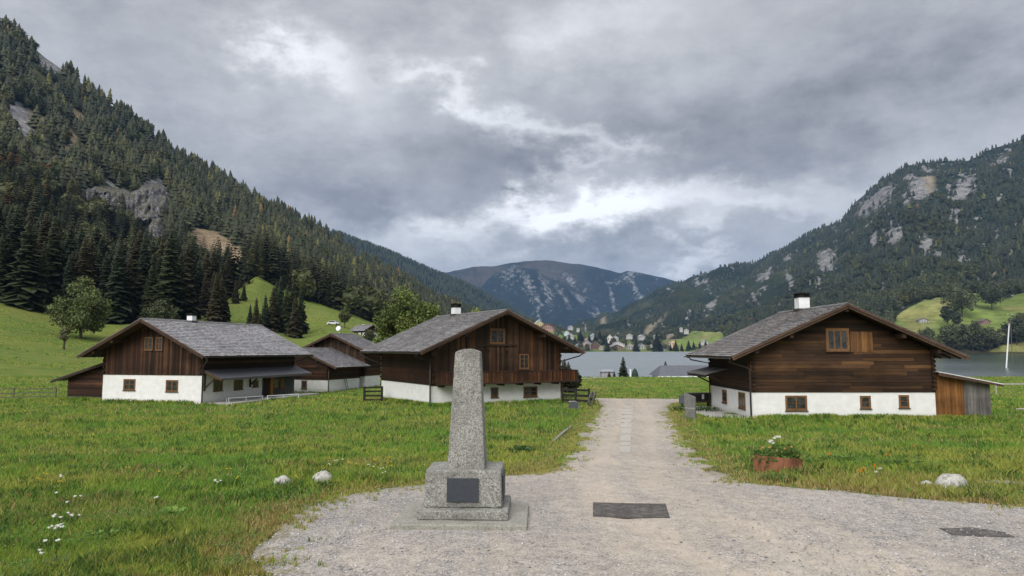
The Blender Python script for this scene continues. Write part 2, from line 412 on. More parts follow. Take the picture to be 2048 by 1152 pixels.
def mat_mountain(name, rockA, rockB, fs, blotch=.4, rq=3, ra=2.2):
    m = NT(name); K = 'World'
    n1 = m.noise(fs, 6, .7, K); n2 = m.noise(fs * 6, 5, .75, K)
    c = m.mul(m.attr(), m.math('MULTIPLY', m.rng(n1, .3, .7, 1 - blotch, 1 + blotch), m.rng(n2, .3, .7, .6, 1.5)))
    rk = m.attr('rock', True)
    q = m.noise((fs * rq, fs * rq, fs * rq * .45), 7, .78, K)
    mask = m.rng(m.math('ADD', rk, m.math('MULTIPLY', m.math('SUBTRACT', q, .5), ra)), .42, .62, 0, 1)
    rc = m.mix(m.rng(m.noise((fs * 9, fs * 9, fs * 4), 6, .8, K), .38, .62, 0, 1), rockA, rockB)
    c = m.mix(mask, c, rc)
    m.bump(m.math('ADD', n1, m.math('MULTIPLY', n2, .3)), .6, 2.0 / fs * .02)
    m.p.inputs['Specular IOR Level'].default_value = .05
    return m.base(c, .95)
def mat_lake():
    m = NT('lake_water'); K = 'World'
    b = m.noise((.0035, .028, 1), 5, .6, K); f = m.noise((.35, 1.1, 1), 4, .6, K); s = m.noise((.04, .2, 1), 4, .6, K)
    m.p.inputs['Specular IOR Level'].default_value = .5
    sp = m.n('ShaderNodeSeparateXYZ'); m.L.new(m.n('ShaderNodeNewGeometry').outputs['Position'], sp.inputs[0])
    calm_reflect = m.rng(m.math('SUBTRACT', sp.outputs[0], m.math('MULTIPLY', sp.outputs[1], .40)), -40, 90, 0, 1)
    band = m.math('MULTIPLY', m.rng(b, .40, .62, 0, 1), m.rng(calm_reflect, 0, 1, 1, .15))
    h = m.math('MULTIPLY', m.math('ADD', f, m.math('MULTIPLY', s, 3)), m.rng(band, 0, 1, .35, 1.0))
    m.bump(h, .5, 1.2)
    c = m.mix(m.rng(b, .3, .7, 0, 1), (.13, .155, .17), (.22, .25, .265))  # pale sky reflection put into the base colour, streaked by noise
    c = m.mix(calm_reflect, c, (.015, .030, .026))  # dark slope reflection painted into the smoother water on the right
    return m.base(c, m.math('MULTIPLY', m.rng(band, 0, 1, .34, .60), m.rng(calm_reflect, 0, 1, 1, .35)))
M_GROUND, M_GRAVEL, M_LAKE = mat_ground(), mat_gravel(), mat_lake()
M_GRAN = mat_granite('granite_weathered', (.42, .415, .38), (.13, .13, .115), 46, .6)
M_GRAN2 = mat_granite('granite_pale', (.36, .35, .30), (.27, .26, .22), 60, .35)
M_MT_L = mat_mountain('wooded_slope', (.30, .29, .29), (.10, .10, .10), .02, .35)
M_MT_R = mat_mountain('wooded_limestone', (.25, .24, .235), (.085, .085, .083), .008, .3, 5, 3.2)
M_MT_F = mat_mountain('bare_limestone', (.22, .215, .21), (.07, .075, .08), .0035, .3, 7, 3.6)
def grassblade():
    m = NT('grass_blades'); c = m.attr(); m.p.inputs['Specular IOR Level'].default_value = .15
    m.set(m.p.inputs['Base Color'], c); m.p.inputs['Roughness'].default_value = .7
    tr = m.n('ShaderNodeBsdfTranslucent'); m.set(tr.inputs[0], c); mx = m.n('ShaderNodeMixShader'); mx.inputs[0].default_value = .42
    m.L.new(m.p.outputs[0], mx.inputs[1]); m.L.new(tr.outputs[0], mx.inputs[2]); m.L.new(mx.outputs[0], m.out.inputs[0]); return m.m
M_BLADE = grassblade()

# ------------------------------------------------------------------ ground, lake, gravel
def st(*seg):
    r = [seg[0]]
    for i in range(1, len(seg), 2):
        n = max(1, int(round((seg[i] - r[-1]) / seg[i + 1]))); r += list(np.linspace(r[-1], seg[i], n + 1)[1:])
    return np.array(r)
def grid_faces(nx, ny):
    i = np.arange(nx - 1); j = np.arange(ny - 1); I, J = np.meshgrid(i, j); a = (J * nx + I).ravel()
    return np.stack([a, a + 1, a + nx + 1, a + nx], 1)
xs = st(-2500, -600, 60, -200, 12, -60, 3, -22, 1, 24, .5, 60, 2, 200, 10, 600, 50, 2500, 200)
ys = st(-60, 4, 4, 40, .5, 120, 1.5, 420, 6, 1600, 40)
GX, GY = np.meshgrid(xs, ys); GZ = zg(GX, GY)
lk = MB(); lk.face([(-2600, 98, -1), (6000, 98, -1), (6000, 9000, -1), (-2600, 9000, -1)]); tag(lk.build('lake', M_LAKE), kind='structure')

# gravel outline as depth -> left / right border
GL = [(-3000, 1300), (300, 1250), (520, 1152), (508, 1112), (540, 1048), (600, 1010), (700, 988), (800, 974), (880, 963), (1010, 952), (1092, 944), (1128, 905), (1152, 872), (1172, 845), (1190, 826), (1204, 812), (1194, 800), (1120, 797), (1000, 795)]
GR = [(6000, 1300), (3600, 1080), (2600, 1040), (2048, 1014), (1850, 1000), (1700, 984), (1600, 976), (1500, 965), (1440, 940), (1398, 900), (1368, 862), (1346, 832), (1338, 812), (1345, 806), (1420, 801), (1500, 799)]
def border(P):
    Q = [gp(u, min(v, 1240)) for u, v in P]
    pts = []
    for (u, v), q in zip(P, Q):
        if v > 1240: continue
        pts.append((q.y, q.x))
    pts.sort(); return np.array([p[0] for p in pts]), np.array([p[1] for p in pts])
ly, lx = border(GL); ry, rx = border(GR)
def gl(y):
    y = np.asarray(y, float); x = np.interp(y, ly, lx); x = np.where(y < ly[0], lx[0] - (ly[0] - y) * 3, x)
    return x + (fbm(y * 1.1, y * 0 + 3, 21, 4) - .5) * .5 + (vn(y * 9, y * 0, 4) - .5) * .12
def gr(y):
    y = np.asarray(y, float); x = np.interp(y, ry, rx); x = np.where(y < ry[0], rx[0] + 3, x)
    return x + (fbm(y * 1.3, y * 0 + 8, 33, 4) - .5) * .45 + (vn(y * 9, y * 0, 5) - .5) * .12
YF = max(ly[-1], ry[-1])
rows = np.concatenate([st(-14, 6, .8, 20, .09, 40, .2), st(40.2, float(YF), .3)])
NC = 150
us = np.linspace(0, 1, NC)
RX = gl(rows)[:, None] * (1 - us) + gr(rows)[:, None] * us; RY = rows[:, None] + 0 * us
wx = (RX - 1.7)
XC = np.interp(RY, [0, 8, 10.2, 13, 16, 25, 40, 60], [9.5, 4.9, 3.6, 2.7, 2.6, 4.1, 7.2, 10]); DX = (RX - XC) * np.where(RY < 11, .8, 1)
track = .22 + .62 * np.exp(-(DX / 2.4) ** 2) + .38 * np.exp(-((np.abs(DX) - .85) / .26) ** 2) - .22 * np.exp(-(DX / .3) ** 2) + .25 * np.exp(-((RX + 1.5) / 2) ** 2 - ((RY - 9.5) / 1.6) ** 2); track = np.where(RY > 16, np.maximum(track, .55), track)
rut = -.030 * np.exp(-((np.abs(DX) - .85) / .3) ** 2)
RZ = zg(RX, RY) + .022 + (fbm(RX * 2.3, RY * 2.3, 41, 4) - .5) * .035 + rut
edge = np.minimum(us, 1 - us)[None, :] * (gr(rows) - gl(rows))[:, None]
RZ = RZ - .04 * (1 - ss(edge / .25))
weed = 1 - ss(edge / 1.3)
road = npmesh('gravel_road', np.stack([RX.ravel(), RY.ravel(), RZ.ravel()], 1), grid_faces(NC, len(rows)), M_GRAVEL, smooth=True, extra={'track': track.ravel(), 'weed': weed.ravel()})
tag(road, kind='structure')
def on_gravel(x, y, m=0.): return (y < YF) & (x > gl(y) - m) & (x < gr(y) + m)

GZ = GZ - np.where(on_gravel(GX, GY, -.3), .10, 0)
ground = npmesh('ground', np.stack([GX.ravel(), GY.ravel(), GZ.ravel()], 1), grid_faces(len(xs), len(ys)), M_GROUND, smooth=True)
tag(ground, kind='structure')

# ------------------------------------------------------------------ mountains
def mountain(name, tab, u0, u1, nu, nt, p, amp, lam, seed, colfn, mat):
    u = np.linspace(u0, u1, nu); t = np.linspace(0, 1, nt); U, T = np.meshgrid(u, t)
    x, y, z, v = mt_point(tab, U, T, p, amp, lam, seed)
    col, rock = colfn(U, v, x, y, z, T)
    X = [x]; Y = [y]; Z = [z]; C = [col]; R = [rock]
    # foot skirt and back side
    X.insert(0, x[:1] * .97); Y.insert(0, y[:1] * .97); Z.insert(0, z[:1] - 12 - .02 * y[:1]); C.insert(0, col[:1]); R.insert(0, rock[:1])
    for k, dz in ((1.06, .08), (1.25, .45), (1.6, .9)):
        X.append(x[-1:] * k); Y.append(y[-1:] * k); Z.append(z[-1:] * (1 - dz) - 5); C.append(col[-1:]); R.append(rock[-1:])
    X, Y, Z = (np.concatenate(q).ravel() for q in (X, Y, Z)); C = np.concatenate(C).reshape(-1, 3); R = np.concatenate(R).ravel()
    o = npmesh(name, np.stack([X, Y, Z], 1), grid_faces(nu, nt + 4), mat, smooth=True, col=C, extra={'rock': R})
    return tag(o, kind='structure')
def ell(U, V, E, k=1.0, dv=0.):
    r = np.zeros(np.shape(U))
    for (u, v, a, b, rot) in E:
        c, s = math.cos(math.radians(rot)), math.sin(math.radians(rot)); du = U - u; dv_ = V - v - dv
        q = ((du * c + dv_ * s) / (a * k)) ** 2 + ((-du * s + dv_ * c) / (b * k)) ** 2
        r = np.maximum(r, np.exp(-q * .8))
    return r
def mixc(a, b, k): k = k[..., None]; return a * (1 - k) + b * k
def cc(c, U): return np.broadcast_to(np.array(c, float), U.shape + (3,))
# left slope
E_LROCK = [(22, 245, 34, 30, 60), (5, 215, 20, 16, 0), (70, 105, 34, 20, 25), (225, 395, 60, 26, 20), (290, 395, 36, 50, 30), (300, 460, 16, 30, 0)]
P_SCREE = [(378, 448), (425, 458), (470, 490), (518, 536), (510, 552), (455, 520), (405, 492), (368, 470)]
E_LTAN = [(55, 232, 26, 16, 30), (118, 270, 30, 14, 30), (105, 212, 20, 10, 20), (130, 225, 24, 12, 10), (180, 245, 16, 7, 20), (320, 292, 10, 5, 20), (360, 335, 14, 7, 20), (95, 320, 40, 14, 32), (60, 200, 30, 10, 10)]
def col_left(U, v, x, y, z, T):
    n = fbm(x / 60, y / 60, 3, 4); gp_ = ss((fbm(x / 48, y / 48, 93, 4) - .57) / .04)
    c = mixc(cc((.020, .028, .012), U), cc((.035, .042, .018), U), ss((n - .35) / .3)); c = mixc(c, mixc(cc((.10, .085, .045), U), cc((.065, .08, .03), U), ss((n - .4) / .2)), gp_ * .8)
    tan = np.maximum(ell(U, v, E_LTAN), inpoly(U, v, P_SCREE) * 1.0)
    c = mixc(c, cc((.20, .15, .095), U), np.clip(tan * 1.4, 0, 1))
    gr_ = ss((.03 - T) / .02); c = mixc(c, cc((.13, .16, .035), U), gr_)
    far_meadow = ell(U, v, [(1085, 676, 30, 7, 0), (1165, 662, 24, 8, 0), (1135, 676, 28, 10, 0), (1195, 684, 30, 6, 0), (1260, 694, 60, 5, 0)]); c = mixc(c, cc((.13, .19, .05), U), ss(far_meadow * 2 - .4))
    return c, ell(U, v, E_LROCK) * .95
mountain('mountain', LM, -1400, 1500, 460, 170, 1.1, 26, 90, 3, col_left, M_MT_L)
# right slope
E_RROCK = [(1762, 402, 52, 24, -38), (1740, 425, 26, 14, -40), (1857, 392, 28, 20, 25), (1842, 408, 16, 14, 50), (1940, 388, 30, 18, -30), (1925, 408, 26, 10, 0), (1905, 400, 14, 12, 0), (1772, 433, 12, 7, 30), (1795, 431, 9, 4, 20), (1823, 420, 8, 8, 40),
           (1793, 468, 20, 8, -8), (1934, 490, 14, 12, 0), (1656, 537, 22, 12, -15), (1580, 523, 9, 5, -30), (1535, 557, 20, 8, -35), (1405, 577, 16, 6, 15), (1421, 617, 12, 10, -40), (1467, 596, 12, 6, -20),
           (1977, 334, 16, 6, 0), (2018, 320, 22, 13, -25), (1870, 332, 16, 6, 20), (1905, 344, 22, 9, -10), (1615, 480, 9, 4, -30), (1655, 484, 9, 4, 0), (1582, 565, 10, 5, 20), (1588, 540, 8, 4, 0), (1755, 482, 10, 6, -40), (1860, 470, 16, 10, -40), (1700, 483, 8, 4, 0), (1830, 360, 20, 8, 0), (1300, 640, 16, 4, -25), (1350, 600, 10, 4, -30), (1440, 590, 8, 4, 20)]
E_RTAN = [(1205, 655, 6, 3, 0), (1300, 662, 30, 3, -28), (1335, 667, 30, 3.5, -22), (1880, 575, 26, 6, -20), (2030, 480, 3, 20, 20), (1990, 530, 3, 20, 30), (1870, 380, 14, 22, 30)]
P_MEADR = [[(1780, 652), (1800, 636), (1830, 620), (1870, 606), (1895, 592), (1925, 583), (1960, 588), (2010, 592), (2060, 586), (2200, 570), (2200, 660), (2060, 655), (1960, 690), (1790, 690)],
           [(1320, 697), (1335, 684), (1360, 668), (1385, 655), (1425, 648), (1450, 660), (1440, 700)],
           [(1970, 704), (2000, 690), (2048, 684), (2200, 680), (2200, 704)], [(1240, 701), (1250, 690), (1330, 692), (1330, 701)], [(1318, 690), (1325, 674), (1352, 672), (1350, 690)]]
def meadr(U, v):
    r = np.zeros(U.shape, bool)
    for P in P_MEADR: r |= inpoly(U, v, P)
    return r
def rnoise(U, v): return .7 * ss((fbm(U / 13, v / 7 + U / 60, 87, 4) - .625 - .05 * ss((v - 430) / 120)) / .05)
def col_right(U, v, x, y, z, T):
    n = fbm(x / 160, y / 160, 13, 5); n2 = fbm(x / 45, y / 45, 17, 3)
    c = mixc(cc((.013, .020, .013), U), cc((.024, .031, .016), U), ss((n - .35) / .3))
    c = mixc(c, cc((.05, .045, .025), U), ss((n2 - .55) / .2) * .6)
    c = mixc(c, cc((.19, .16, .11), U), np.clip(ell(U, v, E_RTAN) * 1.6 - .3, 0, 1))
    jit_ = (fbm(x / 25, y / 25, 19, 3) - .5) * 6
    md = np.maximum(meadr(U + jit_, v + jit_ * .5).astype(float), .8 * ss((v - 680) / 8) * (U < 1450))
    mc = mixc(cc((.12, .16, .04), U), cc((.17, .17, .06), U), ss((n2 - .4) / .3))
    mc = mixc(mc, cc((.19, .15, .09), U), ell(U, v, [(1905, 588, 40, 6, -12)]))
    return mixc(c, mc, md), np.maximum(ell(U, v, E_RROCK) * .9, rnoise(U, v)) * (1 - md)
mountain('mountain', RM, 900, 3400, 620, 240, 1.6, 80, 260, 7, col_right, M_MT_R)
def col_blue(U, v, x, y, z, T):
    return cc((.014, .022, .018), U), np.zeros(U.shape) + .05 + .1 * ell(U, v, [(830, 560, 20, 8, 0)])
mountain('mountain', BR, 430, 1250, 160, 60, 1.2, 70, 380, 17, col_blue, M_MT_R)
E_FROCK = [(1025, 591, 26, 12, -30), (1060, 612, 26, 7, 35), (1090, 600, 10, 26, -30), (1142, 556, 6, 17, -40), (1162, 579, 14, 5, 0), (1126, 604, 6, 28, -40), (1209, 602, 32, 8, 40), (1260, 566, 30, 4, -6), (1272, 582, 22, 4, 40), (1187, 631, 14, 5, 20), (1175, 645, 12, 3, 0), (985, 575, 24, 5, -30), (1010, 550, 40, 5, -40), (1060, 548, 10, 3, 30), (1110, 570, 5, 14, -40), (1230, 585, 18, 3, 45), (1090, 640, 20, 3, 20)]
def col_far(U, v, x, y, z, T):
    n = fbm(x / 500, y / 500, 23, 5)
    alp = ss((600 - v - (n - .5) * 60) / 40) * ss((1180 - U) / 150 + .3)
    c = mixc(cc((.010, .016, .018), U), cc((.050, .042, .032), U), alp * ss((n - .3) / .3))
    st_ = fbm((x - z * 1.1) / 70, z / 700, 29, 4)
    return c, ell(U, v, E_FROCK, 1.15) * .58 + .26 * ss((st_ - .54) / .25)
mountain('mountain', FM, 700, 1700, 380, 150, 1.0, 120, 900, 27, col_far, M_MT_F)

# rock cliff on the left slope
def cliff():
    u = np.linspace(140, 345, 120); v = np.linspace(355, 480, 90); U, V = np.meshgrid(u, v)
    df, vf, dr, vr = (lerp_t(U, LM, k) for k in (1, 2, 3, 4)); t = np.clip((V - vf) / (vr - vf), 0, 1); d = df + (dr - df) * t ** 1.1
    m = ell(U, V, [(215, 400, 78, 30, 14), (285, 405, 46, 48, 25), (305, 455, 22, 30, 0)])
    n = fbm(U / 26 + V / 60, V / 34, 51, 5); cr = 1 - np.abs(fbm(U / 13, V / 30, 57, 4) * 2 - 1)
    out = -24 + 72 * ss((m - .28) / .5) + (n - .5) * 60 + (cr - .7) * 52
    d = d - out; x = (U - 1024) / F * d; z = CH + (699 - V) / F * d
    return tag(npmesh('cliff', np.stack([x.ravel(), d.ravel(), z.ravel()], 1), grid_faces(120, 90), mat_rock, smooth=False), kind='structure')
mr = NT('cliff_rock'); K = 'World'
c = mr.mix(mr.rng(mr.noise((.16, .16, .05), 8, .8, K), .42, .60, 0, 1), (.05, .047, .045), (.27, .255, .265)); c = mr.mix(mr.rng(mr.noise((.05, .05, .03), 6, .7, K), .52, .62, 0, .8), c, (.055, .055, .028))  # dark and pale noise painted in for the weak relief shading of the rock
geo = mr.n('ShaderNodeNewGeometry'); sp_ = mr.n('ShaderNodeSeparateXYZ'); mr.L.new(geo.outputs['Normal'], sp_.inputs[0])
gm = mr.rng(mr.math('ADD', sp_.outputs[2], mr.math('MULTIPLY', mr.math('SUBTRACT', mr.noise(.08, 5, .7, K), .5), .9)), .86, 1.0, 0, 1)
c = mr.mix(gm, c, (.075, .07, .03)); mr.bump(mr.noise((.3, .3, .15), 6, .7, K), .8, 3.0); mat_rock = mr.base(c, .95)
cliff()

# ------------------------------------------------------------------ trees
def spruce_near(rng, seed, LV=44, NB=10):
    V = []; T = []; C = []; R = .17 + rng.random() * .05
    for i in range(LV):
        f = (i / float(LV)) ** 1.02; z = .05 + .94 * f; rad = R * (1 - f) ** .78 * (.72 + .5 * rng.random()) + .006
        nb = NB if f < .6 else NB - 3; a0 = rng.random() * 6.28
        for k in range(nb):
            a = a0 + 6.283 * k / nb + rng.random() * .5; r = rad * (.65 + .55 * rng.random()); dr = r * (.25 + .45 * rng.random()) * (1 - .7 * f)
            ca, sa = math.cos(a), math.sin(a); w_ = r * .30; b = len(V); sh = .7 + .6 * rng.random()
            V += [(0, 0, z + .012), (ca * r * .6 - sa * w_, sa * r * .6 + ca * w_, z - dr * .5 - .012 * rng.random()), (ca * r, sa * r, z - dr), (ca * r * .6 + sa * w_, sa * r * .6 - ca * w_, z - dr * .5 - .012 * rng.random()),
                  (ca * r * .5, sa * r * .5, z - dr * .3), (ca * r * .75 - sa * w_ * .5, sa * r * .75 + ca * w_ * .5, z - dr - .022)]
            T += [(b, b + 1, b + 2), (b, b + 2, b + 3), (b + 4, b + 5, b + 2)]; C += [sh] * 6
    return np.array(V), np.array(T), np.array(C)
def spruce_far(rng, lev, n):
    V = []; T = []; C = []; R = .19 + rng.random() * .05
    for i in range(lev):
        f = i / lev; z0 = .08 + .86 * f; top = min(1.0, z0 + 1.75 / lev + (.04 if i == lev - 1 else 0)); rad = R * (1 - f) ** .8 + .012
        b = len(V); V.append((0, 0, top)); C.append(1.0); a0 = rng.random() * 6
        for k in range(n):
            a = a0 + 6.283 * k / n; r = rad * (1.15 if k % 2 == 0 else .62) * (.75 + .5 * rng.random())
            V.append((math.cos(a) * r, math.sin(a) * r, z0 - .02 * rng.random() + (0.02 if k % 2 else 0))); C.append(.75 + .5 * rng.random())
        for k in range(n): T.append((b, b + 1 + k, b + 1 + (k + 1) % n))
    return np.array(V), np.array(T), np.array(C)
def round_far(rng, n=64):
    V = []; T = []; C = []
    for k in range(n * 3):
        p = rng.normal(size=3); p /= np.linalg.norm(p); rr = .85 + .3 * rng.random(); c0 = np.array([p[0] * .30 * rr, p[1] * .30 * rr, .58 + p[2] * .40 * rr])
        b = len(V)
        for j in range(3): V.append(tuple(c0 + rng.normal(size=3) * .07))
        T.append((b, b + 1, b + 2)); C += [.7 + .6 * rng.random()] * 3
    b = len(V)
    m = [(math.cos(a) * .27 * s, math.sin(a) * .27 * s, z) for (s, z) in ((.35, .2), (.95, .38), (1, .6), (.75, .82)) for a in np.arange(8) * .785]
    V += m + [(0, 0, .94)]; C += [.8] * (len(m) + 1)
    for l in range(3):
        for k in range(8): T += [(b + l * 8 + k, b + l * 8 + (k + 1) % 8, b + l * 8 + 8 + k), (b + l * 8 + (k + 1) % 8, b + l * 8 + 8 + (k + 1) % 8, b + l * 8 + 8 + k)]
    for k in range(8): T.append((b + 24 + k, b + 24 + (k + 1) % 8, b + 32))
    return np.array(V), np.array(T), np.array(C)
def joined(name, x, y, z, h, wd, tint, variants, label=None):
    n = len(x); vi = RG.integers(0, len(variants), n); Vs, Ts, Cs, off = [], [], [], 0
    for k, (V, T, C) in enumerate(variants):
        q = np.where(vi == k)[0]
        if len(q) == 0: continue
        a = RG.random(len(q)) * 6.283; ca, sa = np.cos(a)[:, None], np.sin(a)[:, None]; hh = h[q][:, None]; ww = hh * wd[q][:, None]
        X = x[q][:, None] + (V[:, 0] * ca - V[:, 1] * sa) * ww; Y = y[q][:, None] + (V[:, 0] * sa + V[:, 1] * ca) * ww; Z = z[q][:, None] - hh * .02 + V[:, 2] * hh
        Vs.append(np.stack([X, Y, Z], -1).reshape(-1, 3)); Ts.append((T[None] + (np.arange(len(q)) * len(V))[:, None, None] + off).reshape(-1, 3))
        Cs.append((tint[q][:, None, :] * C[None, :, None]).reshape(-1, 3)); off += len(q) * len(V)
    o = npmesh(name, np.concatenate(Vs), np.concatenate(Ts), M_FOL, col=np.concatenate(Cs))
    return tag(o, kind='stuff')
def tints(n, x, y, dark=(.020, .026, .011), light=(.050, .054, .020), warm=.09):
    k = ss((fbm(x / 70, y / 70, 61, 3) - .35) / .35) * .6 + RG.random(n) * .4; k = k[:, None]
    t = np.array(dark) * (1 - k) + np.array(light) * k
    r = RG.random(n)
    t = np.where((r < warm)[:, None], np.array((.085, .085, .022)), t); t = np.where((r < warm * .12)[:, None], np.array((.13, .075, .025)), t)
    return t * (.75 + .5 * RG.random(n))[:, None]
FARV = [spruce_far(RG, 6, 7) for _ in range(6)]; TINYV = [spruce_far(RG, 3, 5) for _ in range(5)]; MIDV = [spruce_near(RG, 0, 19, 8) for _ in range(7)]; RNDV = [round_far(RG) for _ in range(5)]
NEARV = [spruce_near(RG, i) for i in range(6)]
# --- individually built spruces
CROWN = []
for i, (V, T, C) in enumerate(NEARV):
    for k, tn in enumerate(((.026, .038, .017), (.036, .046, .018), (.046, .040, .018))):
        CROWN.append(npmesh('spruce_crown', V, T, M_FOL, col=np.array(tn)[None] * C[:, None], mesh_only=True))
tb = MB(); tb.tube([(0, 0, -.02), (0, 0, .3), (0, 0, .7), (0, 0, .98)], [.014, .011, .006, .001], 6); TR = tb.build('trunk_source', M_BARK); TRM = TR.data; bpy.data.objects.remove(TR)
LEAFV = []
def spruce(x, y, z, h, wd, label, group, name='spruce_tree'):
    o = thing(name, label, 'spruce', (x, y, z), rnd.uniform(0, 6.28), group)
    for nm, me, sx in (('trunk', TRM, 1), ('crown', rnd.choice(CROWN), wd)):
        c_ = bpy.data.objects.new(nm, me); COL.objects.link(c_); c_.parent = o; c_.scale = (h * sx, h * sx, h)
    return o
GROVE = 'spruces in the forest along the foot of the left slope'
LG = 'dark green spruce in the forest rising behind the left meadow'
cnt = 0
cand = []
for row in range(6):
    for k in range(27 if row < 4 else 34):
        u = -260 + 730 * (k + RG.random() * .9) / (27 if row < 4 else 34); dd = float(lerp_t(u, LM, 1)) - 2 + row * 13 + RG.random() * 9
        if 190 < u < 215 and row == 0: continue
        x = (u - 1024) / F * dd
        t = max(0, (dd - float(lerp_t(u, LM, 1))) / float(lerp_t(u, LM, 3) - lerp_t(u, LM, 1))) ** (1 / 1.1)
        z = float(mt_point(LM, np.array(u), np.array(t), 1.1, 26, 90, 3)[2]) if t > 0 else zg1(x, dd)
        if u > 455: continue
        cand.append((x, dd, z, (17 + 11 * RG.random()) * (1.05 if u < 400 else .85)))
for (x, y, z, h) in cand: spruce(x, y, z - .3, h, .8 + .5 * RG.random(), LG, GROVE); cnt += 1
# group on the meadow behind the left farmhouse (pixel column, top v, depth)
for (u, vt, d) in [(512, 592, 205), (530, 585, 212), (545, 570, 222), (560, 548, 230), (573, 565, 226), (585, 556, 236), (601, 572, 232), (551, 560, 244), (500, 606, 214), (590, 590, 218), (470, 556, 262), (486, 562, 270), (478, 546, 300), (520, 622, 196), (495, 548, 312), (441, 546, 212), (430, 540, 208), (449, 572, 216)]:
    x = (u - 1024) / F * d; z = zg1(x, d); h = CH + (699 - vt) / F * d - z
    spruce(x, d, z - .3, h, 1.0, 'dark spruce in the clump on the green slope behind the left farmhouse', 'clump of spruces on the slope behind the left farmhouse'); cnt += 1
# forest on the left slope
def sample(tab, n, u0, u1, p, amp, lam, seed, pw=1.3):
    u = u0 + (u1 - u0) * RG.random(n * 4); t = RG.random(n * 4)
    x, y, z, v = mt_point(tab, u, t, p, amp, lam, seed)
    ok = RG.random(n * 4) < (y / y.max()) ** pw
    return [a[ok][:n] for a in (u, t, x, y, z, v)]
u, t, x, y, z, v = sample(LM, 16500, -500, 1290, 1.1, 26, 90, 3, .9)
hh = 22 * F / y
ex = ell(u, v, E_LROCK + [(a, b + 14, c_, d_, e_) for (a, b, c_, d_, e_) in E_LROCK]) > .62
ex |= (ell(u, v, E_LTAN) > .55) & (RG.random(len(u)) < .8)
ex |= inpoly(u, v - 0, P_SCREE) | inpoly(u, v - hh * .55, P_SCREE)
ex |= (ell(u, v, [(215, 410, 78, 40, 12), (290, 420, 44, 56, 15)]) > .5)
ex |= (y < 330) & (t < .05) & (u > 455)
ex |= (ell(u, v - hh * .4, [(1088, 668, 26, 10, 0), (1168, 664, 18, 7, 0), (1135, 676, 22, 10, 0), (1200, 684, 40, 8, 0), (1250, 694, 60, 7, 0)]) > .45) & (y > 1200)
ex |= (u < 455) & (y < lerp_t(u, LM, 1) + 75)
ex |= (fbm(x / 48, y / 48, 93, 4) > .60) & (RG.random(len(u)) < .75)
k = ~ex; u, t, x, y, z, v = (a[k] for a in (u, t, x, y, z, v))
h = (10 + 19 * RG.random(len(x)) ** 1.2) * (1 - .35 * ss((u - 700) / 400)); tn = tints(len(x), x, y)
near = np.argsort(y)[:max(0, 298 - cnt)]
for i in near: spruce(x[i], y[i], z[i] - .4, h[i], .8 + .5 * RG.random(), 'dark green spruce in the forest above the green slope' if u[i] > 455 else LG, 'spruces in the forest above the green slope' if u[i] > 455 else GROVE)
rest = np.ones(len(x), bool); rest[near] = False
mid = rest & (y < 560); far = rest & (y >= 560)
wd = .8 + .5 * RG.random(len(x))
joined('forest', x[mid], y[mid], z[mid], h[mid], wd[mid], tn[mid], MIDV)
joined('forest', x[far], y[far], z[far], h[far], wd[far], tn[far], FARV)
# scattered broadleaf trees among the spruces
q = RG.random(len(x)) < .07 + .30 * ss((fbm(x / 60, y / 60, 95, 3) - .48) / .12) * ss((520 - u) / 200); q &= y < 1300
joined('forest', x[q] + 4, y[q] - 3, z[q], h[q] * .62, wd[q] * 1.1, tints(q.sum(), x[q], y[q], (.045, .055, .02), (.085, .095, .03), .12), RNDV)
# right slope
u, t, x, y, z, v = sample(RM, 30000, 1120, 2500, 1.6, 80, 260, 7, 1.2)
hh = 19 * F / y
rk = np.maximum(ell(u, v - hh * .3, E_RROCK, 1.15), rnoise(u, v - hh * .3)) + (fbm(u / 7, v / 6, 83, 4) - .5) * 1.5; ex = (rk > .55) & (RG.random(len(u)) < .95)
ex |= meadr(u, v) | meadr(u, v - hh * .3)
ex |= ell(u, v - hh * .3, E_RTAN) > .6
ex |= (t < .012) | ((u > 1120) & (u < 1440) & (v > 676 - 10 * fbm(u / 9, u * 0, 3, 2)) & (RG.random(len(u)) < .9))
k = ~ex; u, t, x, y, z, v = (a[k] for a in (u, t, x, y, z, v)); n = len(x)
h = 14 + 9 * RG.random(n); wd = .9 + .5 * RG.random(n)
bl = (fbm(u / 60, v / 25, 77, 3) + .25 * ss((v - 500) / 120) + (RG.random(n) - .5) * .35) > .62
tn = tints(n, x, y, (.015, .023, .014), (.036, .044, .021), .03)
sp1 = ~bl & (y < 1500); sp2 = ~bl & (y >= 1500)
joined('forest', x[sp1], y[sp1], z[sp1], h[sp1], wd[sp1], tn[sp1], FARV)
joined('forest', x[sp2], y[sp2], z[sp2], h[sp2], wd[sp2] * 1.1, tn[sp2], TINYV)
tb_ = tints(n, x, y, (.040, .048, .022), (.070, .078, .032), .05)
RL = [(V[::1], T, C) for V, T, C in RNDV]
b1_ = bl & (y < 2100)
joined('forest', x[b1_], y[b1_], z[b1_], h[b1_] * .8, wd[b1_], tb_[b1_], RL)
# blue ridge
u, t, x, y, z, v = sample(BR, 7000, 600, 1130, 1.2, 70, 380, 17, 1.0); n = len(x)
joined('forest', x, y, z, 15 + 8 * RG.random(n), .95 + .4 * RG.random(n), tints(n, x, y, (.022, .033, .02), (.034, .045, .027), .0), TINYV)
u = 660 + 480 * RG.random(900); x, y, z, v = mt_point(BR, u, 1 - .01 * RG.random(900), 1.2, 70, 380, 17)
joined('forest', x, y, z, 13 + 9 * RG.random(900), .9 + .3 * RG.random(900), tints(900, x, y, (.022, .033, .02), (.034, .045, .027), .0), TINYV)

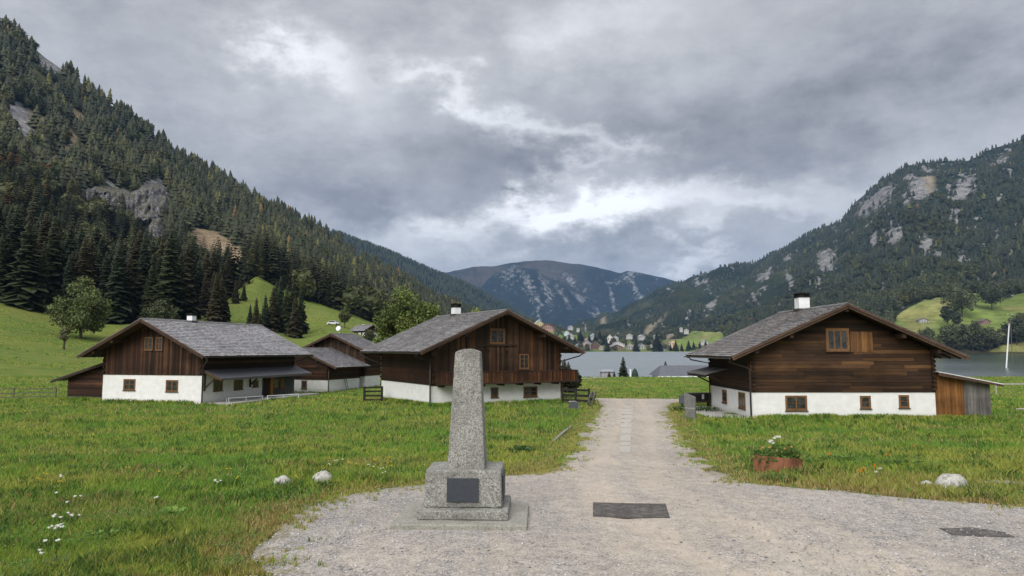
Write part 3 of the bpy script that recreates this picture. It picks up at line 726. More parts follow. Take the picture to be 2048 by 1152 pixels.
# broadleaf trees with leaf clumps
def broadleaf(name, label, cat, x, y, z, h, rx_, tint, n=4200, leaf=.34, trunk=.22, seed=1, group=None, lobes=None, bare=0.):
    r = np.random.default_rng(seed); o = thing(name, label, cat, (x, y, z), 0, group)
    L_ = lobes or [(0, 0, .60, 1.0, .38)]
    cs = []
    nl = 46
    for i in range(nl):
        lx_, ly_, lz, ls, lh = L_[i % len(L_)]; p = r.normal(size=3); p /= np.linalg.norm(p); rr = (.55 + .45 * r.random())
        cs.append((lx_ * rx_ + p[0] * rx_ * ls * rr * .85, ly_ * rx_ + p[1] * rx_ * ls * rr * .85, h * (lz + p[2] * lh * rr * .9)))
    cs = np.array(cs); ci = r.integers(0, nl, n); off = r.normal(size=(n, 3)); off /= np.linalg.norm(off, axis=1)[:, None]
    P = cs[ci] + off * (r.random((n, 1)) ** .4) * rx_ * .36 * np.array([1, 1, .85]); P[:, 2] = np.maximum(P[:, 2], h * .10)
    a = r.normal(size=(n, 3)); a /= np.linalg.norm(a, axis=1)[:, None]; b = np.cross(a, r.normal(size=(n, 3))); b /= np.linalg.norm(b, axis=1)[:, None]
    s = leaf * (.6 + .8 * r.random((n, 1)))
    V = np.stack([P - a * s * .5, P + b * s * .4, P + a * s * .5, P - b * s * .4], 1).reshape(-1, 3); T = np.arange(n * 4).reshape(-1, 4)
    clump = .75 + .5 * r.random(nl); cl = np.array(tint)[None] * (clump[ci] * (.7 + .6 * r.random(n)))[:, None]; warm = r.random(n) < .12; cl[warm] *= np.array([1.4, 1.05, .8])
    npmesh('crown', V, T, M_FOL, o, np.repeat(cl, 4, 0))
    m = MB(); hr = h * .55; m.tube([(0, 0, -.3), (0, 0, h * .15), (.02 * h, 0, h * .35), (0, .01 * h, hr), (0, 0, h * .85)], [trunk * 1.3, trunk, trunk * .75, trunk * .45, trunk * .1], 7)
    for i in range(9):
        t_ = cs[r.integers(0, nl)]; z0 = h * (.16 + .3 * r.random()); m.tube([(0, 0, z0), (t_[0] * .5, t_[1] * .5, (z0 + t_[2]) / 2 + .05 * h), tuple(t_)], [trunk * .5, trunk * .28, trunk * .08], 5)
    m.build('trunk', M_BARK, o); return o
def at(u, d):
    x = (u - 1024) / F * d; return x, d, zg1(x, d)
def bt(name, label, cat, u, d, vt, wpx, tint, **k):
    x, y, z = at(u, d); h = CH + (699 - vt) / F * d - z; return broadleaf(name, label, cat, x, y, z - .1, h, wpx / 2 / F * d, tint, **k)
bt('broadleaf_tree', 'large round grey-green maple on the left meadow against the dark spruces', 'tree', 163, 158, 541, 104, (.095, .125, .042), n=13000, leaf=.46, seed=3, trunk=.3, lobes=[(0, 0, .52, 1.0, .40), (-.15, 0, .34, .95, .26), (.25, 0, .40, .85, .3)])
bt('broadleaf_tree', 'big bright green tree with wide crown behind the middle farmhouse roof', 'tree', 818, 108, 577, 128, (.095, .130, .032), n=15000, leaf=.34, seed=5, trunk=.3, lobes=[(0, 0, .70, 1.0, .28), (-.35, 0, .62, .7, .24), (.4, 0, .58, .7, .25), (-.5, 0, .35, .5, .2)])
bt('broadleaf_tree', 'narrow oval tree on the slope above the small chalet', 'tree', 690, 262, 612, 25, (.085, .105, .04), n=2200, leaf=.5, seed=7, trunk=.16, lobes=[(0, 0, .62, 1.0, .40)])
bt('broadleaf_tree', 'light green tree top showing just left of the middle farmhouse ridge', 'tree', 955, 120, 604, 70, (.11, .145, .035), n=3000, leaf=.34, seed=9)
bt('willow_bush', 'pale pollarded willow with bare forked stem on the left meadow', 'bush', 131, 135, 650, 20, (.14, .15, .075), n=1500, leaf=.25, seed=11, trunk=.2, lobes=[(0, 0, .62, 1.0, .38)])
bt('bush', 'rounded dark green bush below the small hillside chalet', 'bush', 739, 205, 659, 26, (.055, .07, .03), n=1300, leaf=.4, seed=13, trunk=.1)
bt('broadleaf_tree', 'small green tree between the chalet and the bright green tree', 'tree', 776, 150, 650, 46, (.085, .11, .035), n=2500, leaf=.4, seed=15)
bt('broadleaf_tree', 'soft grey-green tree in front of the forest behind the left farmhouse roof', 'tree', 320, 165, 585, 60, (.065, .08, .038), n=3800, leaf=.42, seed=17, trunk=.2, lobes=[(0, 0, .55, 1.0, .42)])
bt('bush', 'dark green bush behind the balcony end of the middle farmhouse', 'bush', 1151, 62, 735, 26, (.035, .05, .025), n=1500, leaf=.16, seed=19, trunk=.08)
for (u, vb, vt, wpx, lab) in [(1898, 704, 645, 44, 'round shore tree left of the leaning pole'), (1942, 706, 640, 50, 'tall rounded shore tree behind the shed roof'), (1975, 706, 652, 40, 'shore tree beside the far white buildings'), (1925, 640, 580, 70, 'large grey-green tree on the meadow across the lake'), (1985, 626, 576, 56, 'dark round tree at the top of the meadow across the lake'),
                       (2030, 690, 632, 46, 'dark tree right of the pole across the lake'), (1862, 704, 664, 36, 'low shore tree next to the roof edge of the right farmhouse'), (1895, 660, 610, 22, 'narrow dark tree on the meadow across the lake'), (1912, 662, 622, 22, 'smaller dark tree beside the narrow dark one across the lake'), (1850, 700, 655, 30, 'shore tree below the white house on the far meadow'), (2045, 660, 628, 30, 'tree at the right picture edge on the far meadow'), (1912,704,668,30,'low pale shore tree between the two taller ones')]:
    t = (vb - 706.9) / (lerp_t(u, RM, 4) - 706.9); X_, Y_, Z_, _v = mt_point(RM, np.array(float(u)), np.array(max(0, float(t))), 1.6, 80, 260, 7)
    h_ = (vb - vt) / F * float(Y_); cdk = (.05, .062, .033) if 'dark' in lab else (.075, .088, .042)
    broadleaf('shore_tree', lab, 'tree', float(X_), float(Y_), float(Z_) - 1, h_ * 1.03, wpx / 2 / F * float(Y_), cdk, n=2000, leaf=h_ * .06, seed=u, trunk=.6, group='trees on the far shore at the right')
for (u, vb, vt) in [(1138, 690, 668), (1165, 694, 672), (1178, 690, 668), (1190, 690, 664), (1199, 692, 660), (1207, 692, 668), (1213, 703, 676), (1228, 690, 674), (1241, 690, 672), (1248, 690, 676), (1271, 703, 676), (1297, 690, 678), (1312, 703, 664), (1318, 703, 678), (1350, 703, 680), (1362, 703, 686), (1376, 703, 680), (1386, 703, 682), (1398, 703, 684), (1150, 690, 672), (1128, 690, 674), (1218, 690, 672), (1160, 680, 660),(1340,703,688),(1410,703,680)]:
    d_ = 1506 if vb > 695 else 1640; X_ = (u - 1024) / F * d_; Z_ = CH + (699 - vb) / F * d_; spruce(X_, d_, Z_ - 1, (vb - vt) / F * d_ * 1.05, 1.5, 'dark tree among the houses of the far lakeside village', 'dark trees among the village houses', 'village_tree')
for (u, vb, vt, wpx) in [(1322, 703, 676, 22), (1332, 703, 686, 18), (1215, 703, 692, 20), (1170, 703, 694, 26), (1296, 703, 690, 14), (1390, 703, 692, 14), (1246, 690, 676, 18), (1350,700,692,14)]:
    d_ = 1508; X_ = (u - 1024) / F * d_; broadleaf('village_tree', 'olive green rounded tree on the shore of the far village', 'tree', X_, d_, CH + (699 - vb) / F * d_ - .5, (vb - vt) / F * d_, wpx / 2 / F * d_, (.10, .115, .04), n=700, leaf=1.6, seed=u, trunk=.5, group='rounded trees on the village shore')
# near lake shore
for (u, vt, d, wd_, lab) in [(1245, 712, 110, 1.45, 'single dark spruce standing at the lake edge in the middle'), (1329, 721, 122, 1.5, 'spruce tip showing above the slate roof by the lake'), (1217, 741, 107, 1.6, 'small dark conifer left of the single lakeside spruce'), (1227, 740, 107, 1.2, 'smaller dark conifer between the conifer and the lakeside spruce')]:
    x, y, z = at(u, d); spruce(x, y, z, CH + (699 - vt) / F * d - z, wd_, lab, None)
for i, (u, vt, d) in enumerate([(1128, 716, 64), (1136, 722, 66)]):
    x, y, z = at(u, d); spruce(x, y, z, CH + (699 - vt) / F * d - z, 1.3, ('taller' if i == 0 else 'shorter') + ' dark conifer close behind the right wall of the middle farmhouse', None)

exec_houses = True
# ------------------------------------------------------------------ houses
WOODC = [(.033, .019, .012), (.047, .026, .014), (.026, .015, .010), (.066, .035, .017), (.040, .023, .013)]
WOODR = [(.040, .021, .011), (.058, .029, .014), (.032, .017, .010), (.080, .040, .017), (.048, .025, .012)]
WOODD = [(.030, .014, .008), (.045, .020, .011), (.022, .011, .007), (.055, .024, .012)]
class House:
    def __init__(s, o, W, L, he, hr, og, os_):
        s.o, s.W, s.L, s.he, s.hr, s.og, s.os = o, W, L, he, hr, og, os_
        a = o.rotation_euler.z; s.g = Vector((math.cos(a), math.sin(a), 0)); s.s = Vector((-math.sin(a), math.cos(a), 0)); s.C = Vector(o.location)
    def zr(s, x): return s.he + (s.hr - s.he) * min(x + s.os, s.W + s.os - x) / (s.W / 2 + s.os)
    def loc(s, p): d = p - s.C; return Vector((d.dot(s.g), d.dot(s.s), d.z))
    def on_front(s, u, v, y=0):
        r = ray(u, v); o = Vector((0, 0, CH)); n = s.s; t = ((s.C + s.s * y) - o).dot(n) / r.dot(n); return s.loc(o + r * t)
    def on_side(s, u, v, x):
        r = ray(u, v); o = Vector((0, 0, CH)); n = s.g; t = ((s.C + s.g * x) - o).dot(n) / r.dot(n); return s.loc(o + r * t)
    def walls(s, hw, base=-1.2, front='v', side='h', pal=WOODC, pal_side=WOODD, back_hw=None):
        W, L = s.W, s.L; m = MB(); m.box(0, W, 0, L, base, hw); m.build('masonry_wall', M_PLASTER, s.o)
        # inner dark core of the timber storey
        c = MB(); e = .03; n = 12
        P = [(x, s.zr(x) - .22) for x in (0 + e, W / 2, W - e)]
        lo = hw + .003
        prof = [(e, lo), (W - e, lo), (W - e, P[2][1]), (W / 2, P[1][1]), (e, P[0][1])]
        b = len(c.v)
        c.face([(x, e, z) for x, z in prof], (.02, .012, .008)); c.face([(x, L - e, z) for x, z in prof][::-1], (.02, .012, .008))
        for i in range(5):
            (x0, z0), (x1, z1) = prof[i], prof[(i + 1) % 5]; c.face([(x0, e, z0), (x0, L - e, z0), (x1, L - e, z1), (x1, e, z1)], (.02, .012, .008))
        if front == 'v':
            for (y0, y1) in ((-.045, .03), (L - .03, L + .045)):
                x = -.03
                while x < W + .03:
                    bw = rnd.uniform(.13, .22); x1 = min(x + bw, W + .03); zt0, zt1 = s.zr(x) - .2, s.zr(x1) - .2; d = rnd.uniform(0, .012); q = jit(rnd.choice(pal), .35)
                    c.hexa([(x, y0 + d, hw - .10), (x1 - .008, y0 + d, hw - .10), (x1 - .008, y1, hw - .10), (x, y1, hw - .10), (x, y0 + d, zt0), (x1 - .008, y0 + d, zt1), (x1 - .008, y1, zt1), (x, y1, zt0)], q); x = x1
        else:
            for (y0, y1) in ((-.05, .03), (L - .03, L + .05)):
                z = hw - .05
                while z < s.hr - .3:
                    bh = rnd.uniform(.17, .24); zt = z + bh
                    xa = max(-.05, -s.os + (zt + .22 - s.he) / (s.hr - s.he) * (W / 2 + s.os)) if zt > s.zr(0) - .22 else -.05
                    xb = W - xa; x = xa
                    while x < xb - .05:
                        x1 = min(xb, x + rnd.uniform(1.8, 4.5)); x1 = xb if xb - x1 < .5 else x1; d = rnd.uniform(0, .02)
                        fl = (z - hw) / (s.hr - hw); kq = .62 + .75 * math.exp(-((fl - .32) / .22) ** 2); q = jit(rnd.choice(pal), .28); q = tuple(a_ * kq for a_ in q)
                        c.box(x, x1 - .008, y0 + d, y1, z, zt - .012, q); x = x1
                    z = zt
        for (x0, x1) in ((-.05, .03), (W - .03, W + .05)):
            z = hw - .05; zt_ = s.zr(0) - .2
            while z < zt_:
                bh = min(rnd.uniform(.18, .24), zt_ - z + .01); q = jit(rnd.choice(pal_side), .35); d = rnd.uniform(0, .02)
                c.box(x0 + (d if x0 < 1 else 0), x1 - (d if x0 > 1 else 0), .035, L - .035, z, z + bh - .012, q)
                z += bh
        if front == 'h' or side == 'h':      # log ends at the corners
            z = hw + .05
            while z < s.zr(0) - .3:
                for x in (.11, W - .11):
                    c.box(x - .08, x + .08, -.17, -.052, z, z + .15, jit((.035, .018, .01), .3))
                for y in (.12, L - .12):
                    c.box(-.17, -.052, y - .08, y + .08, z + .1, z + .25, jit((.03, .016, .01), .3)); c.box(W + .052, W + .17, y - .08, y + .08, z + .1, z + .25, jit((.03, .016, .01), .3))
                z += .44 if front == 'v' else .25
            if front == 'v': pass
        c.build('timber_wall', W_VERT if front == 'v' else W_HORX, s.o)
    def roof(s, exp=.25, wmin=.12, wmax=.24, base=(.185, .18, .183), gut=True, tone=.24):
        W, L = s.W, s.L; m = MB(); f = MB(); xr = W / 2
        for sg in (-1, 1):
            xe = -s.os if sg < 0 else W + s.os; y0, y1 = -s.og, L + s.og
            dx, dz = xe - xr, s.he - s.hr; ln = math.hypot(dx, dz); ux, uz = dx / ln, dz / ln; nx, nz = (-uz * sg, ux * sg) if sg > 0 else (uz, -ux)
            if nz < 0: nx, nz = -nx, -nz
            def P(sl, y, k): return (xr + ux * sl + nx * k, y, s.hr + uz * sl + nz * k)
            # deck boards
            f.hexa([P(0, y0, -.10), P(ln, y0, -.10), P(ln, y1, -.10), P(0, y1, -.10), P(0, y0, -.005), P(ln, y0, -.005), P(ln, y1, -.005), P(0, y1, -.005)], (.075, .045, .028))
            nr = int(ln / exp)
            for r_ in range(nr + 1):
                sl = ln + .06 - r_ * (ln / nr); top = max(0., sl - exp * 1.25)
                if sl < .05: break
                y = y0 - .02
                while y < y1 + .02:
                    wd_ = rnd.uniform(wmin, wmax); ye = min(y + wd_, y1 + .02); k = rnd.uniform(.036, .075); j = rnd.uniform(-.02, .02); q = jit(base, tone); q = (q[0] * rnd.uniform(.97, 1.05), q[1], q[2] * rnd.uniform(.93, 1.05))
                    a, b_ = y, ye - .008
                    m.hexa([P(top, a, .004), P(sl + j, a, k - .024), P(sl + j, b_, k - .024), P(top, b_, .004), P(top, a, .014), P(sl + j, a, k), P(sl + j, b_, k), P(top, b_, .014)], q); y = ye
            # rake boards at both gables, rafters under the eaves
            for yy in (y0, y1):
                sgn = -1 if yy == y0 else 1
                f.hexa([P(0, yy + sgn * .003, -.24), P(ln, yy + sgn * .003, -.24), P(ln, yy + sgn * .045, -.24), P(0, yy + sgn * .045, -.24), P(0, yy + sgn * .003, .0), P(ln, yy + sgn * .003, .0), P(ln, yy + sgn * .045, .0), P(0, yy + sgn * .045, .0)], (.085, .05, .032))
                f.hexa([P(.1, yy - sgn * .02, -.16), P(ln - .1, yy - sgn * .02, -.16), P(ln - .1, yy + sgn * .07, -.16), P(.1, yy + sgn * .07, -.16), P(.1, yy - sgn * .02, -.106), P(ln - .1, yy - sgn * .02, -.106), P(ln - .1, yy + sgn * .07, -.106), P(.1, yy + sgn * .07, -.106)], (.03, .02, .014))
            y = y0 + .5
            while y < y1 - .3:
                f.hexa([P(ln - s.os * 1.1, y, -.22), P(ln - .05, y, -.20), P(ln - .05, y + .12, -.20), P(ln - s.os * 1.1, y + .12, -.22), P(ln - s.os * 1.1, y, -.105), P(ln - .05, y, -.105), P(ln - .05, y + .12, -.105), P(ln - s.os * 1.1, y + .12, -.105)], (.05, .03, .02)); y += .9
            for fr in ((.5,) if sg < 0 else (.5,)):
                for yy0, yy1 in ((-s.og + .12, .2), (L - .2, L + s.og - .12)):
                    a = P(ln * fr, yy0, -.36); b_ = P(ln * fr, yy1, -.36); f.beam(a, b_, .2, .24, (.05, .03, .02))
        f.beam((xr, -s.og + .1, s.hr - .32), (xr, .3, s.hr - .32), .2, .26, (.05, .03, .02))
        for x in (.1, W - .1):
            f.beam((x, -s.og + .15, s.zr(x) - .38), (x, .0, s.zr(x) - .38), .2, .24, (.045, .028, .02))
        ro = m.build('roof', M_SHINGLE, s.o); s.roof_o = ro
        rc = MB()
        y = -s.og - .02
        while y < L + s.og:
            y2 = min(y + rnd.uniform(.3, .5), L + s.og + .02)
            for sg in (-1, 1):
                sl = (s.hr - s.he) / (W / 2 + s.os); rc.hexa([(xr, y, s.hr + .055), (xr + sg * .22, y, s.hr + .055 - .22 * sl), (xr + sg * .22, y2 - .01, s.hr + .055 - .22 * sl), (xr, y2 - .01, s.hr + .055), (xr, y, s.hr + .085), (xr + sg * .22, y, s.hr + .085 - .22 * sl), (xr + sg * .22, y2 - .01, s.hr + .085 - .22 * sl), (xr, y2 - .01, s.hr + .085)], jit((.14, .135, .135), .2))
            y = y2
        rc.build('ridge_cap', M_SHINGLE, ro)
        f.build('roof_timber', W_ANY, s.o)
        if gut:
            for sg in (-1, 1):
                xe = (-s.os - .09) if sg < 0 else W + s.os + .09; g_ = MB(); zz = s.he - .07
                n = 6; pr = [(math.cos(math.pi + math.pi * i / n) * .07, math.sin(math.pi + math.pi * i / n) * .07) for i in range(n + 1)]
                for i in range(n):
                    (a, b_), (c_, d_) = pr[i], pr[i + 1]; g_.face([(xe + a, -s.og, zz + b_), (xe + c_, -s.og, zz + d_), (xe + c_, L + s.og, zz + d_), (xe + a, L + s.og, zz + b_)])
                for yy in (-s.og, L + s.og): g_.face([(xe + a, yy, zz + b_) for a, b_ in pr])
                mo = g_.build('gutter', M_METAL, s.o); so = mo.modifiers.new('s', 'SOLIDIFY'); so.thickness = .008
    def chimney(s, y, w_=.75, h=.9, cap=.25, x=None, zb=None, l=None):
        x = s.W / 2 if x is None else x; zb = s.zr(x) - .35 if zb is None else zb; l = l or w_
        m = MB(); m.box(x - w_ / 2, x + w_ / 2, y - l / 2, y + l / 2, zb, zb + .35 + h); c = m.build('chimney', M_CHIM, s.roof_o, bevel=.02)
        k = MB(); zt = zb + .35 + h
        k.box(x - w_ / 2 - .04, x + w_ / 2 + .04, y - l / 2 - .04, y + l / 2 + .04, zt + .003, zt + .06)
        for i in range(5):
            for j in (-1, 1):
                t_ = -.5 + i / 4; k.box(x + t_ * w_ * .95 - .03, x + t_ * w_ * .95 + .03, y + j * l * .45 - .03, y + j * l * .45 + .03, zt + .06, zt + cap - .04); k.box(x + j * w_ * .47 - .03, x + j * w_ * .47 + .03, y + t_ * l * .8 - .03, y + t_ * l * .8 + .03, zt + .06, zt + cap - .04)
        k.box(x - w_ * .62, x + w_ * .62, y - l * .62, y + l * .62, zt + cap - .04, zt + cap); k.box(x - w_ * .25, x + w_ * .25, y - l * .3, y + l * .3, zt + cap + .002, zt + cap + .05)
        k.build('chimney_cap', M_BLACK, s.roof_o)
        fl = MB(); fl.box(x - w_ / 2 - .06, x + w_ / 2 + .06, y - l / 2 - .06, y + l / 2 + .06, zb + .16, zb + .42); fl.build('chimney_flashing', M_METAL, s.roof_o)
    def win(s, face, a0, a1, z0, z1, x=None, y=0, bars=(1, 1), proud=.03, fr=.07, sill=True, curtain=False, glass_m=None, off=.0):
        """face: 'front' (a = x) or 'side' (a = y, at x)"""
        if face == 'front': o = Vector((0, y, 0)); A = Vector((1, 0, 0)); n = Vector((0, -1, 0))
        elif face == 'side+': o = Vector((x, 0, 0)); A = Vector((0, 1, 0)); n = Vector((1, 0, 0))
        else: o = Vector((x, 0, 0)); A = Vector((0, 1, 0)); n = Vector((-1, 0, 0))
        Z = Vector((0, 0, 1)); a0, a1 = min(a0, a1), max(a0, a1); z0, z1 = min(z0, z1), max(z0, z1)
        m = MB(); k0, k1 = off - .02, off + proud
        m.obox(o, A, Z, n, (a0, a0 + fr), (z0, z1), (k0, k1)); m.obox(o, A, Z, n, (a1 - fr, a1), (z0, z1), (k0, k1))
        m.obox(o, A, Z, n, (a0 + fr, a1 - fr), (z1 - fr, z1), (k0, k1)); m.obox(o, A, Z, n, (a0 + fr, a1 - fr), (z0, z0 + fr), (k0, k1))
        iw, ih = a1 - a0 - 2 * fr, z1 - z0 - 2 * fr
        # casements
        nb, nh = bars
        for i in range(nb):
            c0 = a0 + fr + iw * i / nb; c1 = a0 + fr + iw * (i + 1) / nb; t_ = min(.045, fr * .6)
            m.obox(o, A, Z, n, (c0 + .004, c0 + t_), (z0 + fr + .004, z1 - fr - .004), (off, off + proud * .7)); m.obox(o, A, Z, n, (c1 - t_, c1 - .004), (z0 + fr + .004, z1 - fr - .004), (off, off + proud * .7))
            m.obox(o, A, Z, n, (c0 + t_, c1 - t_), (z1 - fr - t_, z1 - fr - .004), (off, off + proud * .7)); m.obox(o, A, Z, n, (c0 + t_, c1 - t_), (z0 + fr + .004, z0 + fr + t_), (off, off + proud * .7))
            for j in range(1, nh):
                zz = z0 + fr + ih * j / nh; m.obox(o, A, Z, n, (c0 + t_, c1 - t_), (zz - .012, zz + .012), (off, off + proud * .6))
        f = m.build('window', M_FRAME, s.o)
        p = MB(); p.obox(o, A, Z, n, (a0 + fr * .8, a1 - fr * .8), (z0 + fr * .8, z1 - fr * .8), (off - .015, off + .008)); p.build('pane', glass_m or M_GLASS, f)
        if sill:
            q = MB(); q.obox(o, A, Z, n, (a0 - .04, a1 + .04), (z0 - .05, z0 - .003), (off - .02, off + proud + .06)); q.build('sill', M_FASC, f)
        return f
    def winpx(s, face, u0, u1, v0, v1, x=None, **k):
        if face == 'front': p = s.on_front(u0, (v0 + v1) / 2, k.get('y', 0)); q = s.on_front(u1, (v0 + v1) / 2, k.get('y', 0)); a = s.on_front((u0 + u1) / 2, v0, k.get('y', 0)); b = s.on_front((u0 + u1) / 2, v1, k.get('y', 0)); return s.win('front', p.x, q.x, a.z, b.z, **k)
        p = s.on_side(u0, (v0 + v1) / 2, x); q = s.on_side(u1, (v0 + v1) / 2, x); a = s.on_side((u0 + u1) / 2, v0, x); b = s.on_side((u0 + u1) / 2, v1, x); return s.win(face, p.y, q.y, a.z, b.z, x=x, **k)
    def pipe(s, pts, r=.045, mat=None, name='downpipe'):
        m = MB(); m.tube(pts, r, 8); return m.build(name, mat or M_BROWNPIPE, s.o, smooth=True)
HO = []
def house(name, label, x, y, z, yaw, W, L, he, hr, og, os_):
    o = thing(name, label, 'house', (x, y, z), math.radians(yaw)); h = House(o, W, L, he, hr, og, os_); HO.append(h); return h

# ---- right farmhouse
R = house('farmhouse', 'right farmhouse with white ground floor and level brown timber boards beside the gravel road', 13.9, 39.97, 0, .35, 10.67, 7.95, 3.6, 6.62, .97, 1.44)
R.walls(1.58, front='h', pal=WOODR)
R.roof(base=(.175, .165, .165)); R.roof_o['label'] = 'grey wooden shingle roof'
p = R.on_side(1603, 612, R.W / 2); R.chimney(p.y - .1, .72, .80, .28)
R.winpx('front', 1570.6, 1614, 791, 821, bars=(2, 2)); R.winpx('front', 1720, 1741.5, 791.5, 817, bars=(1, 2)); R.winpx('front', 1797.4, 1818, 790, 815.6, bars=(1, 2))
R.winpx('front', 1651, 1697.5, 656.7, 702.5, bars=(3, 1), off=.05, fr=.11)
R.winpx('side-', 1445, 1454, 779.7, 805, x=0, bars=(1, 2)); R.winpx('side-', 1477.5, 1491, 784.7, 816.7, x=0, bars=(2, 2))
a = R.on_front(1699, 663); b = R.on_front(1745, 704); m = MB(); x = a.x
while x < b.x - .05:
    x1 = min(b.x, x + rnd.uniform(.12, .2)); m.box(x, x1 - .01, -.075, -.052, b.z, a.z - (x - a.x) * .03, jit(rnd.choice([(.115, .055, .02), (.08, .038, .016), (.135, .066, .024)]), .25)); x = x1
m.build('plank_panel', W_VERT, R.o)
R.pipe([(-1.44, -.7, 3.48), (-1.44, -.6, 3.3), (-.14, -.14, 2.9), (-.12, -.14, 0)], .05); R.pipe([(-1.44, 8.2, 3.48), (-1.35, 8.1, 3.3), (-.14, 7.8, 3.05), (-.14, 7.8, 0)], .05)
# side canopy with black timber brackets
m = MB(); c0 = R.on_side(1460, 738, 0); 
m.hexa([(-1.55, 4.2, 2.36), (-.04, 4.2, 2.72), (-.04, 8.5, 2.72), (-1.55, 8.5, 2.36), (-1.55, 4.2, 2.44), (-.04, 4.2, 2.80), (-.04, 8.5, 2.80), (-1.55, 8.5, 2.44)], (.12, .115, .115)); cn = m.build('canopy', M_SHINGLE, R.o)
m = MB()
for y in (4.4, 8.2): m.beam((-.1, y, 2.6), (-1.4, y, 2.3), .1, .12, (.02, .014, .01)); m.beam((-.08, y, 1.75), (-1.1, y, 2.28), .09, .09, (.02, .014, .01))
m.box(-1.5, -1.38, 4.25, 8.45, 2.22, 2.34, (.03, .02, .015)); m.build('canopy_bracket', M_DARKW, cn)
# lean-to shed on the right wall
m = MB(); x = R.W + .06
while x < R.W + 3.25:
    x1 = min(R.W + 3.3, x + rnd.uniform(.13, .21)); og_ = x < R.W + 1.62; q = jit((.17, .075, .022) if og_ else (.135, .125, .118), .3); zt = 2.62 - (x - R.W) * .20
    m.box(x, x1 - .01, .10, .14, -.25, zt, q); x = x1
y = .15
while y < 4.2:
    m.box(R.W + 3.26, R.W + 3.30, y, y + .17, -.25, 1.96, jit((.12, .11, .105), .25)); y += .18
m.box(R.W + .05, R.W + 3.24, .16, 4.1, -.2, 1.9, (.02, .015, .012)); sh = m.build('shed_wall', W_VERT, R.o)
m = MB(); m.hexa([(R.W + .05, -.35, 2.70), (R.W + 3.75, -.35, 1.99), (R.W + 3.75, 4.4, 1.99), (R.W + .05, 4.4, 2.70), (R.W + .05, -.35, 2.74), (R.W + 3.75, -.35, 2.03), (R.W + 3.75, 4.4, 2.03), (R.W + .05, 4.4, 2.74)]); m.build('shed_roof', M_WHITEM, R.o)
m = MB(); m.hexa([(R.W + .05, -.38, 2.5), (R.W + 3.75, -.38, 1.86), (R.W + 3.75, -.33, 1.86), (R.W + .05, -.33, 2.5), (R.W + .05, -.38, 2.695), (R.W + 3.75, -.38, 1.985), (R.W + 3.75, -.33, 1.985), (R.W + .05, -.33, 2.695)], (.06, .04, .03)); m.build('shed_fascia', M_FASC, R.o)
m = MB(); m.tube([(R.W + 1.6, .3, 2.45), (R.W + 3.3, 1.2, 2.12), (R.W + 3.8, 1.4, 2.06)], .04, 6); m.build('roof_pole', M_DARKW, R.o)
m = MB(); m.hexa([(-2.3, .6, -.12), (-.003, -.05, -.12), (-.003, 8.4, -.12), (-2.5, 8.4, -.12), (-2.3, .6, .05), (-.003, -.05, .05), (-.003, 8.4, .05), (-2.5, 8.4, .05)]); m.build('concrete_apron', M_CONC, R.o)

# ---- middle farmhouse
Mh = house('farmhouse', 'middle farmhouse with reddish upright planks and a long balcony behind the stone obelisk', -5.69, 48.24, 0, 30.66, 11.02, 9.96, 3.85, 6.9, 1.28, 1.41)
Mh.walls(1.55, front='v', pal=WOODC + [(.085, .038, .016)]); Mh.roof()
p = Mh.on_side(912, 630, Mh.W / 2); Mh.chimney(p.y, .62, .62, .30)
Mh.winpx('front', 979, 1009, 657, 688, bars=(2, 1), off=.05, fr=.10); Mh.winpx('front', 1038, 1057, 708, 738, bars=(2, 3), off=.05, fr=.06)
Mh.winpx('front', 981.5, 996.5, 775, 795, bars=(1, 1)); Mh.winpx('front', 1047, 1074.5, 773, 793.5, bars=(2, 2))
a = Mh.on_front(953, 690.5); b = Mh.on_front(1032, 690.5); m = MB(); m.box(a.x, b.x, -.14, -.06, a.z - .06, a.z + .06, (.03, .018, .012))
for x in (a.x + .9, b.x - .9): m.tube([(x, -.2, a.z - .3), (x, -.05, a.z - .3)], .12, 8, (.03, .02, .015))
m.build('beam', W_ANY, Mh.o)
# balcony
bz0, bz1, by = 1.52, 2.44, -.95
m = MB(); m.box(.35, Mh.W + .9, by, -.06, bz0, bz0 + .1, (.05, .028, .016)); m.box(Mh.W + .06, Mh.W + .9, -.055, 6, bz0 + .003, bz0 + .1, (.05, .028, .016))
for x in np.arange(.6, Mh.W + .5, 1.6): m.beam((x, 0, bz0 - .08), (x, by + .05, bz0 - .08), .14, .14, (.03, .018, .012))
m.beam((Mh.W + .02, 1.0, .95), (Mh.W + .75, 1.0, bz0 - .05), .1, .1, (.03, .018, .012))
bo = m.build('balcony', W_ANY, Mh.o)
m = MB(); x = .35
while x < Mh.W + .9:
    x1 = x + rnd.uniform(.10, .14); m.box(x, x1, by - .03, by, bz0 + .12 - rnd.random() * .02, bz1 - .08, jit(rnd.choice([(.07, .028, .012), (.11, .045, .016), (.05, .022, .011)]), .35)); x = x1 + .05
y = by
while y < 6:
    m.box(Mh.W + .9, Mh.W + .93, y, y + .12, bz0 + .12, bz1 - .08, jit((.07, .03, .013), .4)); y += .155
y = by
while y < -.05:
    m.box(.32, .35, y, y + .12, bz0 + .12, bz1 - .08, jit((.05, .022, .012), .4)); y += .155
for (z0, z1) in ((bz1 - .08, bz1), (bz0, bz0 + .11)):
    m.box(.28, Mh.W + .96, by - .06, by + .03, z0 + .001, z1 + .001, (.05, .026, .016)); m.box(Mh.W + .87, Mh.W + .96, by + .03, 6, z0 + .002, z1, (.05, .026, .016))
m.build('railing', W_VERT, bo)
Mh.pipe([(-.12, -.12, 3.4), (-.1, -.12, 0)], .055); Mh.pipe([(-1.45, -.9, 3.7), (-1.4, -.6, 3.55), (-.14, -.12, 3.1)], .05)
